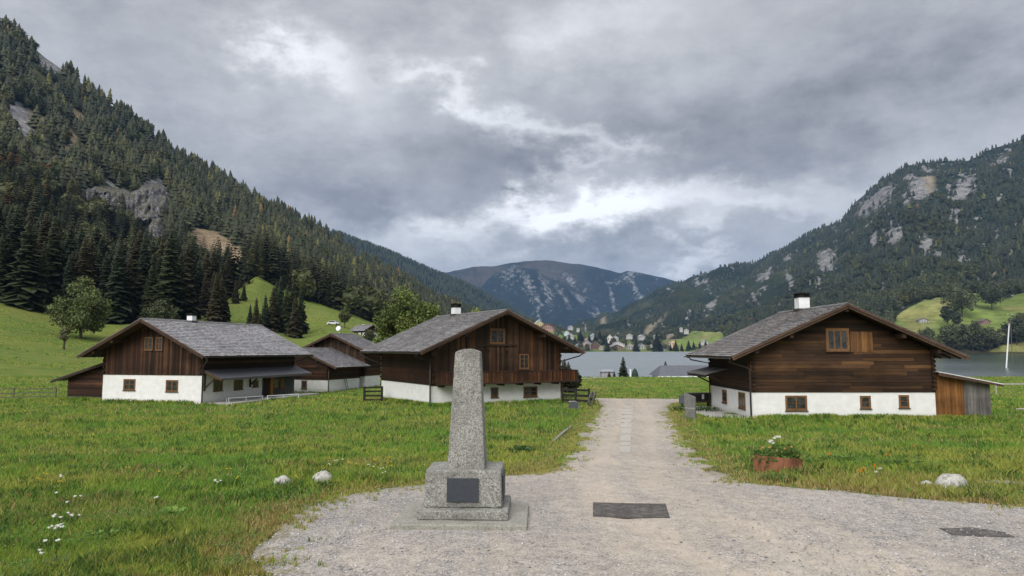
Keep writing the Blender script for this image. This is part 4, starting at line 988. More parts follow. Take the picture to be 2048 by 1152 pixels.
Mh.pipe([(-1.5, 11.0, 3.7), (-1.4, 10.9, 3.5), (-.3, 10.3, 2.95), (-.1, 10.1, 2.9)], .05); Mh.pipe([(Mh.W + 1.5, -1.0, 3.72), (Mh.W + 1.3, -.8, 3.5), (Mh.W + .12, -.1, 3.1), (Mh.W + .1, -.1, 2.5)], .05)
m = MB(); m.hexa([(3.2, -1.1, -.6), (12.6, -1.5, -.6), (12.6, -.003, -.6), (3.2, -.003, -.6), (3.2, -.5, .06), (12.6, -1.2, .06), (12.6, -.003, .06), (3.2, -.003, .06)]); m.build('concrete_apron', M_CONC, Mh.o)

# ---- left farmhouse
Lh = house('farmhouse', 'left farmhouse with pale grey roof, white ground floor and dark lean-to sheds', -33.87, 57.0, -.3, -14.05, 9.51, 13.2, 3.8, 6.76, 1.44, 1.24)
Lh.walls(2.33, front='v', pal=WOODD + [(.06, .026, .012), (.085, .04, .018)]); Lh.roof(exp=.29, base=(.25, .245, .255))
p = Lh.on_side(383, 642, Lh.W / 2); Lh.chimney(p.y, .55, .5, .16)
Lh.winpx('front', 247, 271, 758, 780.6, bars=(2, 2)); Lh.winpx('front', 331.8, 356.5, 760, 783.4, bars=(2, 2))
Lh.winpx('front', 289.8, 307, 674, 701, bars=(2, 2), off=.05); Lh.winpx('front', 312, 326, 674, 701, bars=(2, 2), off=.05, sill=True)
W_ = Lh.W
Lh.winpx('side+', 426.6, 445, 759.5, 782, x=W_, bars=(2, 2)); Lh.winpx('side+', 467.5, 485.5, 758, 779.3, x=W_, bars=(2, 2)); Lh.winpx('side+', 505, 516.8, 761, 774, x=W_, bars=(2, 1))
# canopy along the side
m = MB(); m.hexa([(W_ + .06, .1, 2.60), (W_ + 1.75, .15, 1.95), (W_ + 1.75, 13.6, 1.95), (W_ + .06, 13.6, 2.60), (W_ + .06, .1, 2.68), (W_ + 1.75, .15, 2.03), (W_ + 1.75, 13.6, 2.03), (W_ + .06, 13.6, 2.68)], (.10, .10, .108)); cn = m.build('canopy', simple('slate_sheet', (.095, .097, .108), .55, 5, .2), Lh.o)
m = MB()
m.beam((W_ + .06, .06, 2.55), (W_ + 1.75, .1, 1.9), .05, .16, (.09, .05, .03)); m.box(W_ + 1.70, W_ + 1.76, .2, 13.6, 1.84, 1.945, (.10, .09, .085))
for y in (.25, 6.2): m.beam((W_ + .05, y, 1.15), (W_ + 1.1, y, 2.12), .09, .1, (.035, .022, .016)); m.beam((W_ + .08, y, 1.0), (W_ + .08, y, 2.5), .12, .12, (.03, .02, .015))
m.build('canopy_bracket', W_ANY, cn)
# grey clad porch
ya = Lh.on_side(524, 780, W_).y
m = MB(); y = ya
while y < 13.2:
    m.box(W_ + .01, W_ + .06, y, y + .16, -.1, 2.3, jit((.062, .066, .058), .12)); y += .168
pc = m.build('porch_cladding', W_VERT, Lh.o)
a = Lh.on_side(538, 760, W_).y; b = Lh.on_side(544, 760, W_).y; m = MB(); m.box(W_ + .10, W_ + .22, a, a + .34, 0, 2.2, (.30, .13, .04)); m.build('door_post', W_VERT, Lh.o)
m = MB(); a = Lh.on_side(527, 760, W_).y; b = Lh.on_side(536, 760, W_).y; m.box(W_ + .065, W_ + .10, a, b, 0, 2.05, (.03, .02, .015)); m.build('door', M_DARKW, Lh.o)
Lh.winpx('side+', 544, 556, 758, 776, x=W_, bars=(1, 1), off=.075, glass_m=glass('curtained_glass', (.06, .055, .045))); Lh.winpx('side+', 559, 568, 758, 776, x=W_, bars=(1, 1), off=.075)
Lh.pipe([(W_ + 1.25, -1.2, 3.66), (W_ + 1.2, -1.0, 3.45), (W_ + .14, -.1, 2.95), (W_ + .14, -.1, 0)], .055, M_METAL); Lh.pipe([(W_ + 1.25, 14.0, 3.66), (W_ + 1.2, 13.9, 3.45), (W_ + .14, 13.3, 3.1)], .05, M_METAL)
m = MB(); m.hexa([(-.3, -.75, -.3), (W_ + .2, -.75, -.3), (W_ + .2, -.003, -.3), (-.3, -.003, -.3), (-.3, -.7, .04), (W_ + .2, -.7, .04), (W_ + .2, -.003, .04), (-.3, -.003, .04)]); m.box(W_ + .003, W_ + 2.6, .2, 13.5, -.3, .06); m.build('concrete_apron', M_CONC, Lh.o)
# left lean-to
m = MB(); z = .35
while z < 2.9:
    h_ = rnd.uniform(.18, .24); zt = z + h_; xl = -4.25 if zt < 1.9 else -4.25 + (zt - 1.9) / .29; 
    if xl < -.3: m.box(xl, -.02, .62 + rnd.uniform(0, .02), .70, z, zt - .015, jit(rnd.choice(WOODD + [(.08, .035, .02)]), .3))
    z = zt
m.box(-4.2, -.01, .66, 8, -.3, 1.85, (.03, .018, .012)); m.box(-4.22, -.02, .63, .66, -.3, .34, (.085, .075, .07)); m.box(-.62, -.5, .54, .61, -.2, 2.6, (.10, .06, .04))
m.hexa([(-4.2, .7, 1.85), (-.01, .7, 1.85), (-.01, 8, 1.85), (-4.2, 8, 1.85), (-4.2, .7, 1.87), (-.01, .7, 3.05), (-.01, 8, 3.05), (-4.2, 8, 1.87)], (.03, .018, .012))
m.build('lean_to_wall', W_HORX, Lh.o)
m = MB(); m.hexa([(-5.4, .1, 1.62), (-.02, .1, 3.18), (-.02, 8.4, 3.18), (-5.4, 8.4, 1.62), (-5.4, .1, 1.72), (-.02, .1, 3.28), (-.02, 8.4, 3.28), (-5.4, 8.4, 1.72)], (.07, .07, .072)); lr = m.build('lean_to_roof', M_ATTR, Lh.o)
m = MB(); m.hexa([(-5.42, .04, 1.46), (-.02, .04, 3.02), (-.02, .09, 3.02), (-5.42, .09, 1.46), (-5.42, .04, 1.66), (-.02, .04, 3.22), (-.02, .09, 3.22), (-5.42, .09, 1.66)]); m.build('lean_to_fascia', M_DARKW, Lh.o)

# ---- rear farmhouse with lower annex
yaw = math.radians(-20); g = Vector((math.cos(yaw), math.sin(yaw))); s_ = Vector((-math.sin(yaw), math.cos(yaw)))
C = Vector((-19.56, 73.27)); o_ = C - g * 7.71
A = house('farmhouse', 'rear farmhouse with stepped grey roofs between the left and middle farmhouses', o_.x, o_.y, -.5, -20, 7.71, 6.04, 2.62, 4.62, .3, 1.21)
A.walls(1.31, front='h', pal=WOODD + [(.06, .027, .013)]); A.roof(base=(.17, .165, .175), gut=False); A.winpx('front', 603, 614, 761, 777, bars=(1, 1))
A.pipe([(7.8, -.1, 2.2), (7.8, -.1, 0)], .05)
m = MB(); a = A.on_side(686, 760, A.W).y
for k in (0, .35): m.beam((A.W + .5, a + k, 0), (A.W + .07, a + k + .1, 1.5), .04, .04, (.10, .09, .08))
for i in range(6): m.beam((A.W + .46 - i * .07, a, .15 + i * .24), (A.W + .46 - i * .07, a + .38, .15 + i * .24), .03, .03, (.10, .09, .08))
ld = m.build('ladder', M_ATTR, None); ld.location = A.o.location; ld.rotation_euler = A.o.rotation_euler; tag(ld, 'thin dark wooden ladder leaning on the white wall of the rear farmhouse', 'ladder')
# upper block: parts of the same farmhouse
tmp = bpy.data.objects.new('upper_block', None); o2 = C - g * 7.9 + s_ * 6.5; tmp.location = (o2.x, o2.y, -.5); tmp.rotation_euler = (0, 0, yaw)
U2 = House(tmp, 8.3, 3.4, 4.2, 6.35, .9, 1.1); U2.walls(1.5, front='v', pal=WOODC); U2.roof(base=(.17, .165, .175), gut=False)
off = Vector((-.19 * 1, 6.5, 0))
for ch in list(tmp.children): ch.parent = A.o; ch.location = off
bpy.data.objects.remove(tmp)
m = MB(); pz = off + Vector((4.15, .9, 6.45)); m.tube([pz, pz + Vector((0, 0, .5))], .06, 6); m.tube([pz + Vector((0, -.1, .5)), pz + Vector((0, -.3, .56))], [.28, .31], 12); m.build('satellite_dish', M_WHITEM, A.o)

# ---- small chalet on the slope
x, y, z = at(729, 248); Cx = House
ch_ = house('chalet', 'small chalet with white base and grey roof high on the green slope left', -53.48, 247.9, z, 44.8, 5.9, 8.9, 1.9, 4.2, 1.0, .8)
ch_.walls(1.45, base=-2.5, front='v', pal=WOODD); ch_.roof(exp=.5, wmin=.4, wmax=.8, gut=False, base=(.17, .17, .18)); ch_.chimney(5.5, .6, .4, .1)
ch_.win('side-', 1.2, 2.2, .5, 1.4, x=0, bars=(1, 1)); ch_.win('side-', 4.2, 5.2, .2, 1.4, x=0, bars=(1, 1))
mh = MB(); mh.box(5.95, 8.2, 2, 6, -1.5, 1.2); mh.build('annex_wall', M_PLASTER, ch_.o)

# ---- slate roof house below the meadow by the lake
x, y, z = at(1315, 108)
lh = thing('lake_house', 'house by the lake with only its plain slate roof showing above the meadow', 'house', (x, y, z), math.radians(0))
m = MB(); r0, r1 = CH + (699 - 730.5) / F * 112, CH + (699 - 752) / F * 108
m.hexa([(0, -.0, r1 - z), (12.5, 0, r1 - z), (12.5, 8, r1 - z), (0, 8, r1 - z), (1.2, 3.9, r0 - z), (11.3, 3.9, r0 - z), (11.3, 4.1, r0 - z), (1.2, 4.1, r0 - z)]); m.build('roof', simple('slate_roof', (.105, .11, .125), .6, (1.5, 5, 5), .25), lh)
m = MB(); m.box(-.05, 12.6, -.08, .02, r1 - z - .16, r1 - z + .02); m.build('gutter', M_WHITEM, lh); m = MB(); m.box(.5, 12, .4, 7.5, -1, r1 - z - .02); m.build('wall', M_PLASTER, lh)

# ------------------------------------------------------------------ monument
def frustum(m, x0, x1, y0, y1, z0, X0, X1, Y0, Y1, z1): m.hexa([(x0, y0, z0), (x1, y0, z0), (x1, y1, z0), (x0, y1, z0), (X0, Y0, z1), (X1, Y0, z1), (X1, Y1, z1), (X0, Y1, z1)])
mz = zg1(-1, 12.3) + .03
mon = thing('stone_monument', 'grey granite obelisk on a stepped stone base in the gravel', 'monument', (-.90, 11.62, mz), math.radians(-2.2))
def rough(o, lev, amp, size):
    s = o.modifiers.new('s', 'SUBSURF'); s.subdivision_type = 'SIMPLE'; s.levels = lev; s.render_levels = lev
    t = bpy.data.textures.new('n', 'CLOUDS'); t.noise_scale = size; t.noise_depth = 3; d = o.modifiers.new('d', 'DISPLACE'); d.texture = t; d.strength = amp; d.mid_level = .5; d.texture_coords = 'LOCAL'
m = MB(); m.box(-1.13, 1.15, 0, 1.72, -.2, .075); o = m.build('ground_slab', M_GRAN2, mon, bevel=.02); rough(o, 3, .02, .3)
m = MB(); frustum(m, -.74, .82, .30, 1.62, .076, -.74, .82, .30, 1.62, .235); o = m.build('step', M_GRAN, mon, bevel=.025); rough(o, 4, .03, .15)
m = MB(); frustum(m, -.65, .71, .50, 1.5, .236, -.64, .69, .53, 1.48, .87); o = m.build('pedestal', M_GRAN, mon, bevel=.03); rough(o, 5, .045, .2); ped = o
# obelisk with curved top
m = MB(); H_ = 2.05; z0 = .872; k = 12; segs = 16; rings = []
for i in range(segs + 1):
    f = i / segs; xa, xb, ya_, yb_ = -.275 + .115 * f, .395 - .105 * f, .70 + .08 * f, 1.26 - .08 * f; fr_ = []; bk_ = []
    for q in range(k + 1):
        t_ = [0, .012, .035][q] if q < 3 else ([1 - .035, 1 - .012, 1][q - k + 2] if q > k - 3 else .035 + .93 * (q - 2) / (k - 4)); ins = .022 if q in (0, k) else (.007 if q in (1, k - 1) else 0)
        zz = z0 + H_ * f + (.062 * (1 - (2 * t_ - 1) ** 2) - (.012 if ins == .022 else 0) if i == segs else 0); x = xa + (xb - xa) * t_; fr_.append((x, ya_ + ins + (.004 if i == segs else 0), zz)); bk_.append((x, yb_ - ins, zz))
    rings.append(fr_ + bk_[::-1])
nr_ = len(rings[0]); m.v = [p_ for r_ in rings for p_ in r_]
for i in range(segs):
    for q in range(nr_): m.f.append([i * nr_ + q, i * nr_ + (q + 1) % nr_, (i + 1) * nr_ + (q + 1) % nr_, (i + 1) * nr_ + q]); m.c.append((1, 1, 1))
b0 = segs * nr_
for q in range(k): m.f.append([b0 + q, b0 + q + 1, b0 + nr_ - 2 - q, b0 + nr_ - 1 - q]); m.c.append((1, 1, 1))
o = m.build('obelisk', M_GRAN, mon)
rough(o, 2, .018, .25)
M_PLQ = simple('plaque_metal', (.045, .052, .062), .5, 20, .15)
m = MB(); m.box(-.25, .30, .47, .502, .345, .745); m.build('plaque', M_PLQ, ped, bevel=.004)
m = MB(); m.box(.69, .727, .68, 1.32, .33, .76); m.build('plaque', M_PLQ, ped, bevel=.004)

# ------------------------------------------------------------------ small things near
def mat_slab(nm, P, mat, th=.03, lab=None, cat=None, grp=None, name='ground_mat', raise_=.035):
    Q = [gp(*p) for p in P]; c_ = sum(Q, Vector()) / len(Q); m = MB(); n = len(Q)
    top = [q - c_ + Vector((0, 0, raise_)) for q in Q]; bot = [q - c_ + Vector((0, 0, raise_ - th)) for q in Q]
    m.face(top); m.face(bot[::-1])
    for i in range(n): m.face([bot[i], bot[(i + 1) % n], top[(i + 1) % n], top[i]])
    o = m.build(name, mat, None, bevel=.004); o.location = c_; return tag(o, lab, cat, grp)
def mesh_mat():
    m = NT('ribbed_rubber'); a = m.voro(60, 'Object'); n = m.noise(6, 4); c_ = m.mix(m.rng(a, .2, .6, 0, 1), (.13, .118, .108), (.055, .05, .047)); c_ = m.mix(m.rng(n, .45, .7, 0, .6), c_, (.19, .17, .15)); m.bump(a, .6, .01); return m.base(c_, .9)
M_MAT = mesh_mat()
mat_slab('m', [(1186, 1036), (1340, 1039), (1331, 1011), (1260, 1010), (1186, 1008)], M_MAT, lab='dark brown grating mat set in the gravel right of the monument', cat='mat')
mat_slab('m', [(1878, 1060), (1905, 1073), (1960, 1077), (2030, 1077), (2010, 1068), (1976, 1063), (1938, 1058), (1905, 1060)], M_MAT, lab='dark ragged grating mat half covered by grey gravel at lower right', cat='mat', raise_=.03)
M_STEP = mat_granite('path_stone', (.48, .45, .40), (.40, .37, .33), 40, .1)
yy = [(907, 1239, 1260), (893, 1240, 1259), (884, 1241, 1259), (869, 1242, 1260), (856, 1243, 1260), (846, 1244, 1261), (838, 1246, 1262), (830, 1247, 1263), (823, 1249, 1264), (817, 1251, 1264), (812, 1252, 1265)]
for i in range(len(yy) - 1):
    v0, a, b = yy[i]; v1 = yy[i + 1][0] + 1.6 + (v0 - 800) * .01; v0 -= .3; a -= 2; b += 2; a += rnd.uniform(-2, 2); b += rnd.uniform(-2, 2)
    mat_slab('s', [(a, v0), (b, v0 - .3), (b, v1), (a + 1, v1)], M_STEP, name='stepping_stone', lab=['nearest', 'second nearest', 'third nearest', 'fourth nearest', 'fifth nearest', 'sixth nearest', 'seventh nearest', 'third farthest', 'second farthest', 'farthest'][i] + ' flat pale stone slab in the line along the middle of the gravel road', cat='stone slab', grp='stone slabs along the middle of the road', raise_=.045)

def rock(name, lab, u, v, w_, h_, d_, seed, mat, yaw=0):
    p = gp(u, v); r = np.random.default_rng(seed); nu, nv = 40, 22; V = []
    for j in range(nv):
        th_ = math.pi * j / (nv - 1)
        for i in range(nu):
            ph = 2 * math.pi * i / nu; V.append((math.sin(th_) * math.cos(ph), math.sin(th_) * math.sin(ph), math.cos(th_)))
    V = np.array(V); n1 = fbm(V[:, 0] * 1.6 + seed, V[:, 1] * 1.6 + V[:, 2] * 1.9, seed, 4); n2 = fbm(V[:, 0] * 5 + seed, V[:, 1] * 5 + V[:, 2] * 6, seed + 5, 3)
    # seam fix: same longitude start/end handled by modulo faces
    k = .72 + .5 * n1 + .10 * (n2 - .5); V = V * k[:, None]; V[:, 0] *= w_ / 2; V[:, 1] *= d_ / 2; V[:, 2] *= h_; V[:, 2] = np.where(V[:, 2] < 0, V[:, 2] * .3, V[:, 2])
    T = []
    for j in range(nv - 1):
        for i in range(nu): T.append((j * nu + i, j * nu + (i + 1) % nu, (j + 1) * nu + (i + 1) % nu, (j + 1) * nu + i))
    o = npmesh(name, V, np.array(T), mat, smooth=True); o.location = (p.x, p.y + d_ * .3, p.z); o.rotation_euler = (0, 0, yaw); return tag(o, lab, 'rock')
M_ROCKW = mat_granite('pale_limestone', (.50, .49, .45), (.32, .31, .28), 22, .35)
rock('rock', 'rounded white boulder in the grass left of the monument', 561, 975, .42, .24, .36, 3, M_ROCKW)
rock('rock', 'grey-white boulder half hidden behind grass, nearest left of the monument', 642, 968, .52, .27, .4, 8, M_ROCKW)
rock('rock', 'large white folded boulder at the right grass edge', 1912, 981, .78, .36, .5, 12, M_ROCKW, .2)
rock('rock', 'small white stone just left of the large white boulder', 1858, 975, .30, .13, .25, 15, M_ROCKW)
a = gp(1950, 970); b = gp(2075, 974); m = MB(); m.tube([Vector((0, 0, .05)), (b - a) * .5 + Vector((0, 0, .07)), (b - a) + Vector((0, 0, .04))], [.035, .045, .04], 8); o = m.build('log', simple('bleached_wood', (.26, .25, .22), .9, (3, 20, 20), .3, .4, 20)); o.location = a; tag(o, 'thin weathered pole lying in the grass beside the large white boulder', 'pole')
a = gp(1108, 884); b = gp(1142, 855); m = MB(); m.tube([Vector((0, 0, .04)), (b - a) * .5 + Vector((0, 0, .07)), (b - a) + Vector((0, 0, .05))], [.05, .06, .05], 8); o = m.build('log', simple('bleached_wood', (.26, .25, .22), .9, (3, 20, 20), .3, .4, 20)); o.location = a; tag(o, 'thin pale log lying along the left grass verge of the road', 'log')

# rusty planter
p0 = gp(1524, 950); p1 = gp(1602, 944)
pl = thing('planter', 'curved rusty steel planter with white and orange flowers beside the road', 'planter', p0)
d = (p1 - p0); d.z = 0; L_ = d.length * 1.05; dx = d.normalized(); dy = Vector((-dx.y, dx.x, 0)); m = MB(); n = 18; h0 = .30; pts = []
for i in range(n + 1):
    f = i / n; pts.append(dx * (L_ * f) + dy * (-.16 * math.sin(f * math.pi) + .0))
for i in range(n, -1, -1):
    f = i / n; pts.append(dx * (L_ * f) + dy * (.30 + .12 * math.sin(f * math.pi)))
N_ = len(pts)
hts = [.46 - .14 * min(1, q.dot(dx) / L_) for q in pts]
for i in range(N_):
    a, b = pts[i], pts[(i + 1) % N_]; cen = dx * L_ * .5 + dy * .15; ai = a + (cen - a).normalized() * .02; bi = b + (cen - b).normalized() * .02; ha, hb = hts[i], hts[(i + 1) % N_]
    m.hexa([a + Vector((0, 0, -.1)), b + Vector((0, 0, -.1)), bi + Vector((0, 0, -.1)), ai + Vector((0, 0, -.1)), a + Vector((0, 0, ha)), b + Vector((0, 0, hb)), bi + Vector((0, 0, hb)), ai + Vector((0, 0, ha))])
mr = NT('rusty_steel'); n_ = mr.noise((5, 5, 2), 6, .7); c_ = mr.mix(mr.rng(n_, .35, .65, 0, 1), (.16, .065, .035), (.30, .13, .07)); mr.bump(mr.noise(30, 4), .3, .01); M_RUST = mr.base(c_, .8)
m.build('steel_border', M_RUST, pl)
m = MB(); m.face([pts[i] * .98 + Vector((0, 0, hts[i] - .08)) for i in range(N_)]); m.build('soil', simple('soil', (.035, .025, .018), .95, 10, .4, .5), pl)
def leafmass(name, parent, pts_, n, size, cols, spread, up=.6, seed=1, mat=None):
    r = np.random.default_rng(seed); P = np.array([list(q) for q in pts_])[r.integers(0, len(pts_), n)] + r.normal(size=(n, 3)) * np.array(spread); P[:, 2] = np.abs(P[:, 2])
    a = r.normal(size=(n, 3)); a[:, 2] = np.abs(a[:, 2]) * up + .1; a /= np.linalg.norm(a, axis=1)[:, None]; b = np.cross(a, r.normal(size=(n, 3))); b /= np.linalg.norm(b, axis=1)[:, None]; s = size * (.5 + r.random((n, 1)))
    V = np.stack([P, P + a * s * .5 + b * s * .35, P + a * s, P + a * s * .5 - b * s * .35], 1).reshape(-1, 3)
    c_ = np.array(cols)[r.integers(0, len(cols), n)] * (.7 + .6 * r.random((n, 1))); return npmesh(name, V, np.arange(n * 4).reshape(-1, 4), mat or M_BLADE, parent, np.repeat(c_, 4, 0))
GREENS = [(.10, .18, .04), (.14, .23, .055), (.07, .13, .03), (.18, .23, .07)]
base_pts = [dx * (L_ * f) + dy * w_ + Vector((0, 0, .36)) for f in (.1, .25, .4, .55, .7, .85) for w_ in (.05, .2, .3)]
leafmass('leaves', pl, base_pts, 2600, .085, GREENS, (.07, .07, .10), seed=3)
def heads(name, parent, cents, col, r0, seed, mat=None):
    m = MB(); r = random.Random(seed)
    for c_ in cents:
        c_ = Vector(c_)
        for i in range(9):
            a = 6.283 * i / 9 + r.random(); rr = r0 * r.uniform(.8, 1.2); q = c_ + Vector((math.cos(a) * rr, math.sin(a) * rr, r.uniform(-.2, .6) * r0)); t_ = Vector((-math.sin(a), math.cos(a), 0)) * rr * .4; m.face([c_, q - t_ + Vector((0, 0, rr * .1)), q * 1.0 + (q - c_) * .1, q + t_], jit(col, .1))
        m.face([c_ + Vector((math.cos(a) * r0 * .45, math.sin(a) * r0 * .45, r0 * .5)) for a in (0, 1.57, 3.14, 4.71)], jit(col, .1)); m.face([c_ + Vector((math.cos(a) * r0 * .6, -.3 * r0, r0 * .1 + math.sin(a) * r0 * .6)) for a in (0, 1.05, 2.1, 3.14, 4.2, 5.2)], jit(col, .08))
    return m.build(name, mat or M_BLADE, parent)
rr_ = random.Random(5)
heads('orange_flower', pl, [dx * (L_ * f) + dy * rr_.uniform(0, .3) + Vector((0, 0, .46 + rr_.uniform(.04, .16))) for f in (.12, .2, .36, .38, .55, .62, .66, .7, .78, .8, .84, .9, .88)], (.75, .42, .18), .04, 3)
wf = [dx * (L_ * f) + dy * .2 + Vector((0, 0, z)) for f, z in ((.40, .78), (.47, .84), (.54, .87), (.43, .72), (.60, .86), (.36, .75))]
heads('white_flower', pl, wf, (.85, .85, .80), .05, 4)
m = MB()
for q in wf: m.tube([dx * (L_ * .5) + dy * .2 + Vector((0, 0, .28)), q], .004, 4, (.07, .12, .03))
m.build('stem', M_BLADE, pl)

# weeds with broad leaves
def weed(lab, u, v, r_, h_, n, size, seed, cols=GREENS, grp=None):
    p = gp(u, v); o = thing('weed_plant', lab, 'plant', p, 0, grp); r = np.random.default_rng(seed); V = []; c_ = []
    for i in range(n):
        a = r.random() * 6.283; rad = r_ * r.random() ** .6; bx, by_ = math.cos(a) * rad * .4, math.sin(a) * rad * .4; tilt = .3 + .9 * r.random(); L2 = size * (.6 + .8 * r.random()); z_ = h_ * r.random() * (1 - rad / r_ * .5)
        dv = np.array([math.cos(a) * math.sin(tilt), math.sin(a) * math.sin(tilt), math.cos(tilt)]); sv = np.array([-math.sin(a), math.cos(a), 0]); b0 = np.array([bx + math.cos(a) * rad * .6, by_ + math.sin(a) * rad * .6, z_]); w_ = L2 * .34
        mid = b0 + dv * L2 * .5; tip = b0 + dv * L2 + np.array([0, 0, -L2 * .25]); V += [b0, mid + sv * w_, tip, mid - sv * w_]; c_ += [np.array(cols[r.integers(0, len(cols))]) * (.75 + .5 * r.random())] * 4
    npmesh('leaves', np.array(V), np.arange(n * 4).reshape(-1, 4), M_BLADE, o, np.array(c_)); return o
WG = 'broad-leaved weeds in the grass'
weed('big dock plant with broad upright leaves at lower left grass edge', 343, 1042, .26, .22, 90, .11, 1, [(.17, .30, .06), (.22, .34, .08)], WG)
weed('leafy weed patch at lower left below the white flowers', 195, 1095, .45, .26, 300, .06, 2, [(.16, .28, .06), (.21, .32, .10)], WG)
weed('weed growing against the front of the rusty planter', 1560, 962, .42, .16, 260, .07, 3, GREENS, WG); weed('tall weeds at the right end of the rusty planter', 1620, 935, .45, .28, 320, .08, 4, GREENS, WG)
weed('broad leaves right of the rusty planter', 1690, 925, .7, .16, 240, .13, 5, [(.13, .22, .045), (.17, .26, .06), (.09, .16, .04)], WG); weed('weed patch left of the large white boulder', 1815, 935, .7, .18, 260, .11, 6, GREENS, WG)
weed('leafy weed in front of the grey boulder near the monument', 655, 978, .3, .16, 160, .07, 7, [(.06, .09, .035), (.04, .07, .025)], WG); weed('dark weeds beside the info panel', 1372, 822, .9, .35, 300, .14, 8, [(.05, .09, .02), (.08, .14, .03)], WG)
weed('green weeds behind the info panel by the apron', 1415, 822, .9, .3, 300, .14, 9, [(.045, .08, .02), (.08, .13, .03)], WG); weed('dark clump of leaves right of the obelisk', 1045, 905, .45, .2, 140, .13, 10, [(.05, .10, .035), (.07, .13, .04)], WG)
weed('grass clump with broad leaves behind the obelisk', 1010, 880, .5, .16, 150, .12, 12, [(.09, .17, .03), (.12, .19, .04)], WG)
weed('small leafy tuft at the very bottom left', 120, 1140, .2, .2, 90, .07, 13, [(.13, .17, .07), (.09, .14, .05)], WG)
# flowers in the meadow
def flower(lab, grp, u, v, col, r0, hgt, seed, k=3):
    p = gp(u, v); o = thing('wildflower', lab, 'flower', p, 0, grp); r = random.Random(seed); c_ = [Vector((r.uniform(-.05, .05) * k / 2, r.uniform(-.05, .05) * k / 2, hgt * r.uniform(.85, 1.1))) for _ in range(k)]
    heads('petals', o, c_, col, r0, seed); m = MB()
    for q in c_: m.tube([Vector((0, 0, -.02)), q], .004, 4, (.07, .12, .03))
    m.build('stem', M_BLADE, o)
for i, (u, v, k) in enumerate([(104, 1086, 5), (112, 1062, 4), (140, 1058, 4), (120, 1082, 4), (98, 1112, 2), (108, 1118, 2), (155, 1018, 2), (138, 1030, 2), (112, 1008, 2), (311, 1018, 3), (121, 974, 3), (430, 985, 2), (440, 985, 2), (80, 1138, 2)]): flower('small white wildflower in the left foreground meadow', 'white wildflowers at lower left', u, v, (.85, .85, .80), .028, .24, i, k)
for i, (u, v) in enumerate([(660, 945), (672, 935), (735, 945), (745, 950), (683, 933), (768, 962), (1160, 860), (765, 952)]): flower('tiny white wildflower in the meadow left of the obelisk', 'white wildflowers near the boulders', u, v, (.8, .78, .66), .024, .2, i + 50, 2)
for i, (u, v) in enumerate([(90, 965), (74, 976), (119, 980), (472, 972), (456, 955), (352, 965), (314, 958), (593, 972), (660, 930), (752, 935), (778, 940), (781, 948), (779, 930), (700, 940), (715, 943), (735, 920), (255, 952), (545, 912), (420, 900), (600, 905)]): flower('yellow wildflower in the left meadow', 'yellow wildflowers in the left meadow', u, v, (.78, .58, .04), .026, .2, i + 100, 2)
for i, (u, v, o_) in enumerate([(1731, 956, 0), (1753, 948, 0), (1722, 962, 0), (1780, 925, 0), (1762, 955, 1), (1755, 963, 1), (1660, 925, 0), (1830, 905, 0)]): flower('white flower in the right verge near the planter' if o_ else 'orange flower in the right verge between planter and boulder', 'white verge flowers' if o_ else 'orange verge flowers', u, v, (.75, .75, .70) if o_ else (.75, .25, .03), .036, .22, i + 200, 2)

# fences
def fence(lab, P, rails, posts, h, mat, rw=.05, rh=.12, pw=.14, name='rail_fence'):
    Q = [gp(*p) if len(p) == 2 else Vector((*p[:2], zg1(p[0], p[1]))) for p in P]; o = thing(name, lab, 'fence', Q[0]); c0 = Q[0].copy()
    for a, b in zip(Q[:-1], Q[1:]):
        for z in rails:
            m = MB(); m.beam(a - c0 + Vector((0, 0, z)), b - c0 + Vector((0, 0, z + rnd.uniform(-.02, .02))), rw, rh, (1, 1, 1)); m.build('rail', mat, o)
        n = max(1, int(round((b - a).length / posts)))
        for i in range(n + 1):
            q = a.lerp(b, i / n); q.z = zg1(q.x, q.y); m = MB(); m.box(-pw / 2, pw / 2, -pw / 2, pw / 2, -.3, h); po = m.build('post', mat, o); po.location = q - c0 + Vector((0, -.08, 0))
    return o
M_RAILG = simple('weathered_rails', (.12, .12, .10), .9, (3, 20, 20), .3)
fence('thin grey rail fence on the far left running to the dark lean-to', [(-60, 801), (112, 797)], (.2, .55, .9), 3.2, .98, M_RAILG, .04, .07, .09)
fence('black timber rail fence at the left wall of the middle farmhouse', [(729, 803), (764, 802.5)], (.12, .45, .78, 1.08), 1.0, 1.18, M_BLACK, .06, .13, .16)
fence('black timber rail fence at the right wall of the middle farmhouse', [(1125, 806), (1178, 808)], (.22, .6, 1.0), 1.25, 1.15, M_BLACK, .06, .16, .14)
def wheel(lab, u, v, lean, rad, yaw):
    p = gp(u, v); o = thing('cart_wheel', lab, 'wheel', p + Vector((0, 0, 0)), yaw); rot = math.radians(lean)
    def T(x, z, t): y_ = t; zz = z + rad; return (x, y_ * math.cos(rot) + zz * math.sin(rot), zz * math.cos(rot) - y_ * math.sin(rot))
    m = MB(); n = 20
    for i in range(n):
        a0, a1 = 6.283 * i / n, 6.283 * (i + 1) / n; P = []
        for t in (-.035, .035):
            for a, r_ in ((a0, rad), (a1, rad), (a1, rad * .86), (a0, rad * .86)): P.append(T(math.cos(a) * r_, math.sin(a) * r_, t))
        m.hexa(P, (1, 1, 1))
    m.build('rim', M_RAILG, o); m = MB()
    for i in range(8): a = 6.283 * i / 8; m.beam(T(math.cos(a) * .06, math.sin(a) * .06, 0), T(math.cos(a) * rad * .87, math.sin(a) * rad * .87, 0), .04, .05)
    m.build('spoke', M_RAILG, o); m = MB(); m.tube([T(0, 0, -.09), T(0, 0, .09)], .09, 10); m.build('hub', M_BLACK, o)
